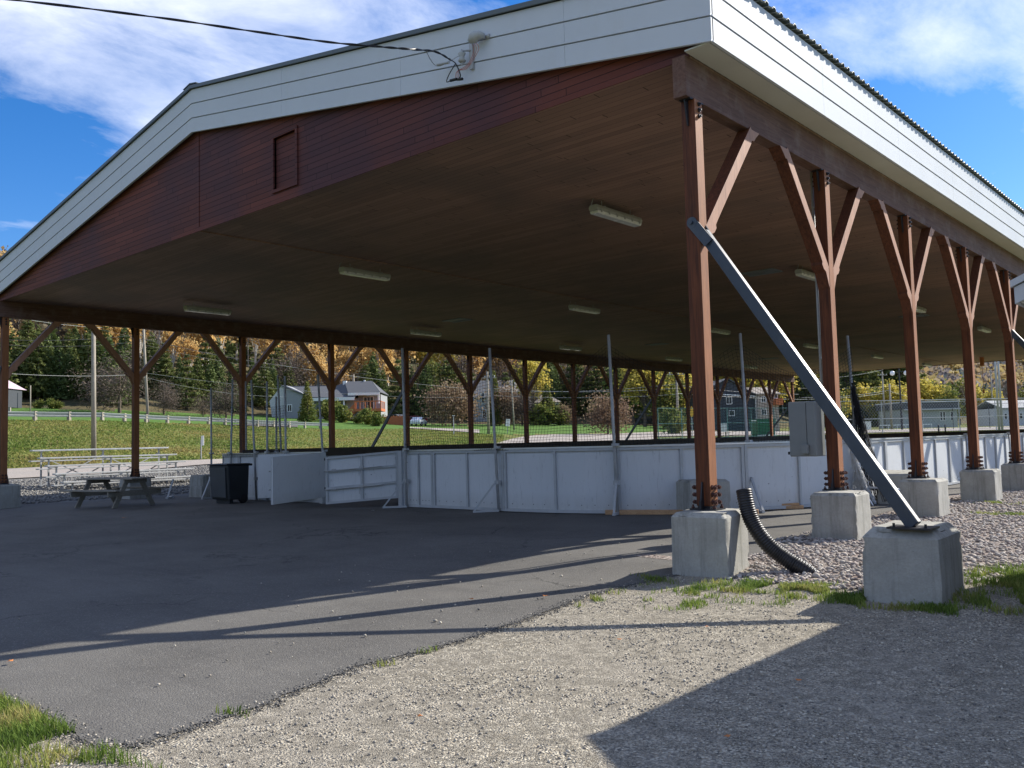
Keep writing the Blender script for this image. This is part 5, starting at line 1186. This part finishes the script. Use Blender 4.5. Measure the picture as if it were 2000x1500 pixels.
def wire(a, b, sag, r, mat='cable_pale', par=lnm):
    m = MB(); m.tube(cat(a, b, sag), r*.6, 5); m.build('line', mat, par, LO)
WL = lambda x, y, d: Vector(at(x, y, d))
for (a, b, sag, r, mt_) in (((-60, 660, 60), (260, 655, 80), .3, .02, 'cable_black'), ((-60, 668, 60), (262, 668, 80), .35, .02, 'cable_black'), ((262, 655, 80), (540, 712, 95), .3, .02, 'cable_black'), ((262, 668, 80), (540, 720, 95), .3, .025, 'cable_black'),
        ((540, 712, 95), (952, 762, 112), .3, .03, 'cable_pale'), ((-60, 724, 60), (282, 730, 90), .3, .02, 'cable_pale'), ((282, 728, 90), (952, 776, 112), .8, .02, 'cable_pale'), ((30, 620, 55), (200, 640, 60), .1, .02, 'cable_pale'),
        ((952, 758, 112), (1322, 758, 120), .5, .04, 'cable_pale'), ((952, 763, 112), (1322, 750, 120), .5, .035, 'cable_pale'), ((952, 772, 112), (1322, 770, 120), .4, .03, 'cable_pale'), ((280, 736, 90), (560, 775, 100), .5, .02, 'cable_pale'),
        ((1322, 752, 120), (1560, 770, 140), .3, .04, 'cable_pale'), ((1322, 768, 120), (1440, 775, 140), .1, .05, 'cable_pale'), ((1440, 775, 140), (1725, 768, 190), .8, .05, 'cable_pale'), ((1560, 776, 140), (1738, 762, 150), .4, .05, 'cable_pale'), ((1560, 742, 140), (1725, 722, 190), .4, .03, 'cable_pale'), ((1560, 758, 140), (1760, 752, 190), .3, .02, 'cable_pale'), ((1738, 764, 150), (1860, 784, 190), .6, .04, 'cable_pale'), ((1850, 784, 190), (1950, 776, 200), .3, .04, 'cable_pale'), ((180, 640, 50), (720, 730, 110), .6, .018, 'cable_black')):
    wire(WL(*a), WL(*b), sag, r, mt_)
# ---- houses
def up_rows(d, xc, y): return CAM[2]+(HOR(xc)-y)*d/FOC
class Frame:                                           # local frame of a distant building: x to the right as seen, y away
    def __init__(s, xc, d, turn=0.0):
        s.o = P_at(xc, d, -.2); a = -YAW-0+0; s.rz = -(YAW)-0+turn
        s.d = d
    def px(s, n): return n*s.d/FOC
def house(name, xc, d, turn, label, cat_='house'):
    o = P_at(xc, d, -.25); r = empty(name, tuple(o), label, cat_, rz=-YAW+turn); return r
def gable_roof(x0, x1, y0, y1, ze, zr, ov=.35, th=.18, along='x'):
    m = MB()
    if along == 'x':
        ym = (y0+y1)/2; s = (zr-ze)/(ym-y0); zz = ze-ov*s
        m.prism([(y0-ov, zz), (ym, zr), (y1+ov, zz), (y1+ov, zz+th), (ym, zr+th), (y0-ov, zz+th)], x0-ov, x1+ov, 0)
    else:
        xm = (x0+x1)/2; s = (zr-ze)/(xm-x0); zz = ze-ov*s
        m.prism([(x0-ov, zz), (xm, zr), (x1+ov, zz), (x1+ov, zz+th), (xm, zr+th), (x0-ov, zz+th)], y0-ov, y1+ov, 1)
    return m
def window(r, x0, x1, z0, z1, y, n=2, par=None):
    m = MB(); t = .09
    m.span((x0-t, y-.07, z0-t), (x1+t, y-.001, z0)); m.span((x0-t, y-.07, z1), (x1+t, y-.001, z1+t)); m.span((x0-t, y-.07, z0), (x0, y-.001, z1)); m.span((x1, y-.07, z0), (x1+t, y-.001, z1))
    for i in range(1, n): xx = x0+(x1-x0)*i/n; m.span((xx-.03, y-.06, z0), (xx+.03, y-.001, z1))
    w_ = m.build('window', 'trim_white', par or r); m = MB(); m.span((x0, y-.03, z0), (x1, y-.002, z1)); m.build('window_pane', 'glass_dark', w_); return w_
# grey bungalow with orange deck (about 140 m away); u = metres right of its left front corner
h1 = house('bungalow', 585, 142, .0, 'grey bungalow with white porch posts and orange wooden deck beyond the lawn'); k1 = 142/FOC
ux = lambda x: (x-585)*k1; uz = lambda y: (HOR(585)-y)*k1+CAM[2]-h1.location.z
zb_ = 0.0
m = MB(); m.prism([(ux(552), zb_), (ux(590), zb_), (ux(590), uz(768)), (ux(556), uz(752))], 0, 9, 1); m.build('wall', 'wall_grey', h1)
m = MB(); m.prism([(ux(530), zb_), (ux(551.8), zb_), (ux(555.8), uz(752)), (ux(548), uz(752)), (ux(524), uz(782))], .3, 9, 1); m.build('wall', 'wall_pale', h1)
m = MB(); m.span((ux(590.2), 1.6, zb_), (ux(696), 9, uz(780))); m.build('wall', 'wall_grey', h1)
m = MB(); m.span((ux(672), 1.2, zb_), (ux(690), 1.59, uz(780))); m.build('stone_panel', 'wall_stone', h1)
m = MB(); m.span((ux(610), 1.3, zb_), (ux(629), 1.59, uz(797))); m.build('stone_panel', 'wall_stone', h1)
m = MB(); m.add([(ux(548), -.3, uz(751)), (ux(592), -.3, uz(770)), (ux(607), -.9, uz(777)), (ux(694), -.9, uz(780)), (ux(694), 5, uz(752)), (ux(548), 5, uz(751))], [(0, 1, 5), (1, 2, 5), (2, 3, 4, 5)])
V_ = m; rfo = m.build('roof', 'shingle_grey', h1, recalc=True); so_ = rfo.modifiers.new('t', 'SOLIDIFY'); so_.thickness = .15
m = MB(); m.add([(ux(548), 5, uz(751)), (ux(694), 5, uz(752)), (ux(694), 9.3, uz(780)), (ux(548), 9.3, uz(780))], [(0, 1, 2, 3)]); rfo = m.build('roof', 'shingle_grey', h1); so_ = rfo.modifiers.new('t', 'SOLIDIFY'); so_.thickness = .15
m = MB(); m.span((ux(608), -.95, uz(785)), (ux(693), -.78, uz(779))); m.build('porch_fascia', 'trim_white', h1)
for x in (611, 672): m = MB(); m.span((ux(x)-.12, -.7, zb_-.2), (ux(x)+.12, -.46, uz(785))); m.build('porch_post', 'trim_white', h1)
window(h1, ux(561), ux(568), uz(803), uz(791), -.002, 2); window(h1, ux(625), ux(638), uz(806), uz(787), 1.29, 2)
m = MB(); m.span((ux(694), 2.0, zb_), (ux(739), 9.5, uz(773))); m.build('wall', 'wall_grey', h1)
m = MB(); m.add([(ux(680), -.2, uz(773)), (ux(741), -.2, uz(771)), (ux(716), 4.5, uz(745)), (ux(662), 4.5, uz(745))], [(0, 1, 2, 3)]); m.add([(ux(662), 4.5, uz(745)), (ux(716), 4.5, uz(745)), (ux(741), 10, uz(771)), (ux(640), 10, uz(771))], [(0, 1, 2, 3)]); m.add([(ux(741), -.2, uz(771)), (ux(741), 10, uz(771)), (ux(716), 4.5, uz(745))], [(0, 1, 2)]); m.add([(ux(680), -.2, uz(773)), (ux(662), 4.5, uz(745)), (ux(625), 4.5, uz(762))], [(0, 1, 2)])
rfo = m.build('roof', 'shingle_grey', h1); so_ = rfo.modifiers.new('t', 'SOLIDIFY'); so_.thickness = .12
m = MB(); m.span((ux(679), -.3, uz(775.5)), (ux(741), -.12, uz(770.5))); m.build('eave_trim', 'trim_white', h1)
m = MB(); m.span((ux(737), -.1, uz(792)), (ux(740), .15, uz(775.6))); m.build('deck_post', 'trim_white', h1)
window(h1, ux(706), ux(724), uz(802), uz(778), 1.99, 3)
m = MB(); m.span((ux(660), 3.8, uz(760)), (ux(667), 4.6, uz(743))); m.build('chimney', 'trim_white', h1); m = MB(); m.span((ux(701), 4.2, uz(752)), (ux(704), 4.6, uz(742))); m.build('vent_pipe', 'trim_white', h1)
dk = MB(); dk.span((ux(697), -2.6, uz(808)), (ux(748), 1.9, uz(803))); dd = dk.build('deck', 'deck_wood', h1)
m = MB(); m.span((ux(697), -2.6, uz(790)), (ux(748), -2.5, uz(788)))
for i in range(6): x = ux(697)+(ux(747)-ux(697))*i/5; m.span((x-.07, -2.62, uz(803)), (x+.07, -2.48, uz(789)))
[m.span((ux(747), y_, uz(803)), (ux(748), y_+.14, uz(789))) for y_ in (-2.4, -1.4, -.4, .6, 1.5)]; m.span((ux(747), -2.49, uz(790)), (ux(748), 1.8, uz(788.9))); m.build('railing', 'deck_wood', dd)
m = MB()
for i in range(6): m.span((ux(682)+i*.28, -2.3, zb_+i*.24), (ux(682)+(i+1)*.28, -1.2, zb_+(i+1)*.24+.02))
m.prism([(ux(682), zb_), (ux(700), uz(803)), (ux(700), uz(790)), (ux(682), uz(805))], -2.42, -2.32, 1); m.build('stairs', 'deck_wood', dd)
fn = house('wooden_fence', 762, 136, 0, 'red brown low board fence right of the orange deck', 'fence'); m = MB(); kf = 136/FOC
m.span((-20*kf, 0, .1), (24*kf, .08, 1.5)); fb_ = m.build('fence_boards', 'deck_wood', fn)
for i in range(8):
    x = (-20+i*6.2)*kf; m = MB(); m.span((x-.07, -.07, 0), (x+.07, -.001, 1.65)); m.build('fence_post', 'deck_wood', fn)
# shaded house and tan roofed house
h2 = house('house', 955, 168, .25, 'two storey shaded grey house half hidden by trees behind the net'); kk2 = 168/FOC; zu = lambda y: (HOR(955)-y)*kk2+CAM[2]-h2.location.z
m = MB(); m.span((-30*kk2, 0, 0), (18*kk2, 9, zu(775))); m.build('wall', 'wall_grey', h2); gable_roof(-30*kk2, 18*kk2, 0, 9, zu(775), zu(742)).build('roof', 'shingle_grey', h2)
window(h2, -16*kk2, -10*kk2, zu(778)-.9, zu(768), -.002); window(h2, -14*kk2, -8*kk2, zu(815), zu(800), -.002)
h3 = house('house', 1030, 172, .1, 'pale two storey house with grey gable behind the golden tree'); zu3 = lambda y: (HOR(1030)-y)*172/FOC+CAM[2]-h3.location.z; k3 = 172/FOC
m = MB(); m.span((-50*k3, 2, 0), (10*k3, 10, zu3(765))); m.build('wall', 'wall_stone', h3); gable_roof(-50*k3, 10*k3, 2, 10, zu3(765), zu3(740)).build('roof', 'shingle_tan', h3)
m = MB(); m.span((-32*k3, .6, zu3(758)), (-24*k3, 2.5, zu3(742))); m.build('dormer', 'trim_white', h3); window(h3, -31*k3, -25*k3, zu3(756), zu3(744), .598)
h4 = house('house', 1080, 165, 0, 'tan brick bungalow with hipped tan roof right of the golden tree'); k4 = 165/FOC; zu4 = lambda y: (HOR(1080)-y)*k4+CAM[2]-h4.location.z
m = MB(); m.span((-34*k4, 0, 0), (12*k4, 8, zu4(785))); m.build('wall', 'wall_stone', h4)
m = MB(); x0, x1 = -38*k4, 16*k4; m.add([(x0, -.5, zu4(786)), (x1, -.5, zu4(786)), (x1, 8.5, zu4(786)), (x0, 8.5, zu4(786)), (x0+2, 4, zu4(765)), (x1-3.2, 4, zu4(765))], [(0, 1, 5, 4), (1, 2, 5), (2, 3, 4, 5), (3, 0, 4), (3, 2, 1, 0)]); m.build('roof', 'shingle_tan', h4)
window(h4, -1*k4, 8*k4, zu4(808), zu4(789), -.002, 2)
# dark house right
h5 = house('house', 1430, 150, .1, 'dark slate sided two storey house with white trim beyond the green fence'); k5 = 150/FOC; zu5 = lambda y: (HOR(1430)-y)*k5+CAM[2]-h5.location.z
m = MB(); m.prism([(-60*k5, -.5), (46*k5, -.5), (46*k5, zu5(772)), (-8*k5, zu5(742)), (-60*k5, zu5(764))], 0, 10, 1); m.build('wall', 'wall_dark', h5)
m = MB(); m.prism([(-66*k5, zu5(768)), (-8*k5, zu5(741)), (48*k5, zu5(775)), (48*k5, zu5(773)), (-8*k5, zu5(738.5)), (-66*k5, zu5(766))], -.35, 10.3, 1); m.build('roof', 'shingle_grey', h5)
m = MB(); m.prism([(-66*k5, zu5(768.5)), (50*k5, zu5(777)), (50*k5, zu5(775)), (-66*k5, zu5(766.5))], -.5, -.36, 1); m.span((45*k5, -.36, zu5(848)), (47*k5, -.1, zu5(776))); m.build('trim', 'trim_white', h5)
window(h5, -12*k5, -2*k5, zu5(789), zu5(776), -.002, 2); window(h5, -8*k5, 2*k5, zu5(812), zu5(803), -.002, 1)
m = MB(); m.span((46.5*k5, -1, -.5), (88*k5, 10, zu5(772))); m.build('wall', 'wall_stone', h5); gable_roof(46.5*k5, 88*k5, -1, 10, zu5(772), zu5(757)).build('roof', 'shingle_tan', h5)
window(h5, 54*k5, 62*k5, zu5(787), zu5(778), -1.002); window(h5, 54*k5, 62*k5, zu5(812), zu5(802), -1.002); window(h5, 76*k5, 86*k5, zu5(780), zu5(773), -1.002)
m = MB(); m.span((76*k5, -2.6, zu5(794)), (90*k5, -1.01, zu5(782))); m.build('balcony', 'deck_wood', h5)
# low white hall and white house right
h6 = house('hall', 1800, 185, .12, 'long low white hall with a dark flat roof band behind the chain link fence', 'building'); k6 = 185/FOC; zu6 = lambda y: (HOR(1800)-y)*k6+CAM[2]-h6.location.z
m = MB(); m.span((-40*k6, 0, -.5), (72*k6, 10, zu6(798))); m.build('wall', 'hall_wall', h6); m = MB(); m.span((-42*k6, -.6, zu6(799)), (74*k6, 10.5, zu6(787))); m.build('roof', 'shingle_grey', h6)
m = MB(); m.span((-42.5*k6, -.8, zu6(786.9)), (74.5*k6, 10.6, zu6(784.5))); m.span((-42.5*k6, -.8, zu6(801.5)), (74.5*k6, -.61, zu6(799.1))); m.build('roof_trim', 'wall_pale', h6)
for a in (-26, -4, 36, 42, 58): window(h6, a*k6, (a+4)*k6, zu6(822), zu6(806), -.002, 1)
h7 = house('house', 1985, 190, .1, 'white house with two small windows at the right edge behind the fence'); k7 = 190/FOC; zu7 = lambda y: (HOR(1985)-y)*k7+CAM[2]-h7.location.z
m = MB(); m.span((-32*k7, 0, -.5), (70*k7, 10, zu7(797))); m.build('wall', 'wall_pale', h7); gable_roof(-32*k7, 70*k7, 0, 10, zu7(797), zu7(782)).build('roof', 'roof_light', h7)
for a in (-28, 4, 14): window(h7, a*k7, (a+5)*k7, zu7(818), zu7(808), -.002, 1)
# gazebo left
h8 = house('gazebo', 6, 98, 0, 'small gazebo with a pink metal roof at the left edge above the guardrail', 'gazebo'); k8 = 98/FOC
m = MB(); z_ = 3.0; m.add([(-28*k8, -2, z_), (15*k8, -2, z_), (15*k8, 3, z_), (-28*k8, 3, z_), (-8*k8, .5, z_+1.35)], [(0, 1, 4), (1, 2, 4), (2, 3, 4), (3, 0, 4), (3, 2, 1, 0)]); m.build('roof', 'pink_roof', h8)
m = MB(); m.span((-24*k8, -1.2, .9), (12*k8, 2.3, z_)); m.build('screen_wall', 'wall_dark', h8)
for x in (-24, -5, 12.5): m = MB(); m.span((x*k8-.08, -1.4, 0), (x*k8+.08, -1.22, z_)); m.build('post', 'wall_pale', h8)
m = MB(); m.span((-32*k8, -1.6, .1), (28*k8, -1.45, .8)); m.build('low_wall', 'wall_stone', h8)
# ---- vehicles
def car(xc, d, rz, mat, label, cat_='car', s=1.0):
    r = empty('parked_car', tuple(P_at(xc, d, 0)), label, cat_, 'parked cars', rz)
    m = MB(); body = [(-2.2, .35), (-2.25, .75), (-1.9, .92), (-1.1, .98), (-.55, 1.38), (.75, 1.42), (1.5, 1.02), (2.15, .95), (2.25, .6), (2.2, .3)]; m.prism([(a*s, b*s) for a, b in body], -.85*s, .85*s, 1); b_ = m.build('body', mat, r, bevel=.06)
    m = MB(); m.prism([(-1.0*s, 1.0*s), (-.52*s, 1.33*s), (.70*s, 1.36*s), (1.3*s, 1.05*s)], -.856*s, .856*s, 1); m.build('window', 'glass_dark', r)
    for x in (-1.4, 1.4):
        for y in (-.8, .8):
            m = MB(); m.tube([(x*s, (y-.1)*s, .32*s), (x*s, (y+.1)*s, .32*s)], .33*s, 14); w_ = m.build('wheel', 'rubber_black', r); m = MB(); m.tube([(x*s, (y-.105)*s, .32*s), (x*s, (y+.105)*s, .32*s)], .18*s, 10); m.build('rim', 'aluminium', w_)
    for y in (-.6, .6): m = MB(); m.box((2.22*s, y*s, .72*s), (.08, .28, .14)); m.build('headlight', 'lamp_lens', r)
    return r
car(804, 140, .9, 'car_red', 'red car parked in the driveway right of the bungalow', s=1.05); car(816, 136, -1.0, 'car_white', 'white car parked just right of the red car', s=.95); car(770, 141, .2, 'wall_dark', 'dark pickup sized car parked at the red brown fence', s=1.1)
car(1672, 165, .4, 'car_blue', 'blue grey car parked beside the small white hut in the car park')
# ---- chain link fences, posts as parts, mesh of real wires at coarse gauge
def linkfence(name, pts, h, spacing, mat, label, cell=.45, two=True, r=.02):
    root = empty(name, tuple(P_at(*pts[0])), label, 'fence'); O = tuple(root.location); W_ = [P_at(*p) for p in pts]; cs = [0]
    for a, b in zip(W_[:-1], W_[1:]): cs.append(cs[-1]+math.dist(a[:2], b[:2]))
    f = lambda s, z=0: Vector([float(np.interp(s, cs, [p[i] for p in W_])) for i in range(3)])+Vector((0, 0, z))
    s = 0
    while s <= cs[-1]: m = MB(); m.tube([f(s), f(s, h)], .045, 6); m.build('fence_post', mat, root, O); s += spacing
    m = MB(); n = max(2, int(cs[-1]/2))
    for z in ((h, h*.5, .08) if two else (h, .08)): m.tube([f(cs[-1]*i/n, z) for i in range(n+1)], .03, 5)
    m.build('fence_rail', mat, root, O)
    V = []; F = []; nn = int(cs[-1]/cell)
    for i in range(nn):
        for dr in (1, -1):
            s0 = i*cell; L_ = h; s1 = s0+dr*L_*.9
            a, b = (s0, 0), (min(max(s1, 0), cs[-1]), min(h, h*abs(min(max(s1, 0), cs[-1])-s0)/(L_*.9)))
            p, q = f(a[0], a[1]), f(b[0], b[1]); n0 = len(V); V += [tuple(p-Vector(O)), tuple(p-Vector(O)+Vector((.0, 0, r))), tuple(q-Vector(O)+Vector((.0, 0, r))), tuple(q-Vector(O))]; F.append((n0, n0+1, n0+2, n0+3))
    bulk('chain_link', V, F, mat, parent=root)
linkfence('chain_link_fence', [(1283, 84), (1400, 88), (1548, 92)], 3.0, 3.0, 'fence_green', 'green chain link fence of the ball court seen behind the far boards', .25)
linkfence('chain_link_fence', [(1640, 78), (1800, 80), (2040, 84)], 3.3, 4.2, 'galv', 'tall grey chain link fence between the rink and the car park', .30)
linkfence('chain_link_fence', [(1640, 118), (1830, 122), (2040, 126)], 3.6, 6.0, 'steel_black', 'farther dark chain link fence along the car park', .5)
# ---- dumpster, hut, signs, bollards, lamps
dp = house('dumpster', 1493, 96, .2, 'green steel dumpster with white lid edges behind the far end of the rink', 'dumpster'); kd = 96/FOC
m = taper(MB(), (-17*kd, 17*kd, 0, 1.6), (-19*kd, 19*kd, -.2, 1.8), .3, 2.1); m.build('dumpster_body', 'dumpster_green', dp)
m = MB(); m.span((-20*kd, -.3, .32), (20*kd, -.2, .42)); m.span((-30*kd, -.25, 1.95), (-22*kd, -.05, 2.05)); m.span((20*kd, -.25, 1.95), (28*kd, -.05, 2.05)); m.build('white_stripe', 'trim_white', dp)
m = MB(); m.span((-19.5*kd, -.22, 2.11), (19.5*kd, 1.85, 2.18)); m.build('lid', 'dumpster_green', dp)
cb = house('white_cabinet', 1410, 94, 0, 'white box cabinet on a short stand behind the far boards', 'cabinet'); kc = 94/FOC
m = MB(); m.span((-7*kc, 0, .8), (7*kc, .6, 1.7)); m.build('cabinet_body', 'trim_white', cb); m = MB(); m.span((4*kc, .1, 0), (6*kc, .3, .79)); m.build('stand', 'pole_wood', cb)
ht_ = house('hut', 1688, 160, 0, 'small white utility hut in the car park', 'hut'); m = MB(); m.span((-.95, 0, 0), (.95, 1.6, 1.7)); m.build('hut_body', 'trim_white', ht_); m = MB(); m.span((-1.05, -.08, 1.701), (1.05, 1.7, 1.82)); m.build('hut_roof', 'wall_pale', ht_)
sg = house('road_sign', 1349, 96, 0, 'yellow diamond road sign just left of the nearest post', 'sign'); m = MB(); m.tube([(0, 0, 0), (0, 0, 3.1)], .04, 8); m.build('sign_post', 'galv', sg); m = MB(); m.box((0, -.06, 3.0), (.85, .03, .85), 0, 0, math.pi/4); m.build('sign_plate', 'paint_yellow', sg)
s2 = house('house_sign', 988, 116, -.2, 'small white tilted notice on a thin post by the road, behind the net', 'sign'); m = MB(); m.tube([(0, 0, 0), (.15, 0, 1.9)], .04, 6); m.build('sign_post', 'galv', s2); m = MB(); m.box((.15, -.06, 1.75), (.55, .03, .95), 0, 0, .1); m.build('sign_plate', 'trim_white', s2)
mk = house('marker_post', 391, 54, 0, 'thin grey marker post with a white top on the road edge', 'marker post'); m = MB(); m.span((-.03, -.03, 0), (.03, .03, 1.5)); m.build('post', 'wall_grey', mk); m = MB(); m.span((.04, -.09, 1.15), (.20, -.061, 1.75)); m.build('reflector', 'trim_white', mk)
mk2 = house('marker_stake', 884, 104, 0, 'thin pale stake with a cap standing on the grass bank behind the net', 'stake'); m = MB(); m.tube([(0, 0, 0), (0, 0, 2.5)], .06, 6); m.build('stake', 'galv', mk2); m = MB(); m.box((0, 0, 2.52), (.3, .2, .08)); m.build('cap', 'trim_white', mk2)
sl = house('street_lamp', 1758, 135, 0, 'dark double headed street lamp with two round glass globes', 'street lamp'); m = MB(); m.tube([(0, 0, 0), (0, 0, 9.9)], [.17, .10], 10); m.build('pole', 'steel_black', sl)
for e in (-1, 1):
    m = MB(); m.bar((0, 0, 9.35), (e*.9, 0, 9.35), .10, .10); m.build('arm', 'steel_black', sl); m = MB(); m.tube([(e*1.05, 0, 8.75), (e*1.05, 0, 8.85), (e*1.05, 0, 9.1), (e*1.05, 0, 9.35), (e*1.05, 0, 9.45)], [.1, .28, .36, .28, .1], 14); m.build('globe', 'lamp_lens', sl, smooth=True)
for j, (xc, lab) in enumerate(((1947, 'tall grey light mast, left one of the close pair at the right'), (1953, 'tall grey light mast, right one of the close pair at the right'))):
    o = P_at(xc, 88, 0); m = MB(); m.tube([(0, 0, -.2), (0, 0, 12)], [.12, .08], 8); ob = m.build('light_mast', 'galv', smooth=True); ob.location = o; tag(ob, lab, 'mast', 'light masts')
for j, xc in enumerate((1829, 1842, 1887)):
    o = P_at(xc, 100, 0); m = MB(); m.tube([(0, 0, -.1), (0, 0, .85), (0, 0, .9)], [.09, .09, .05], 10); ob = m.build('bollard', 'steel_black', smooth=True); ob.location = o; tag(ob, 'short dark bollard on the far pavement, %s from the left' % ['first', 'second', 'third'][j], 'bollard', 'bollards on the far pavement')
m = MB(); a = P_at(1714, 158, .75); b = P_at(1816, 162, .75); m.bar(a, b, .1, .16)
for t in np.linspace(0, 1, 7): p = Vector(a).lerp(Vector(b), t); m.tube([p-Vector((0, 0, .8)), p], .06, 6)
tag(m.build('low_railing', 'trim_white'), 'long low white railing in front of the white hall', 'railing')
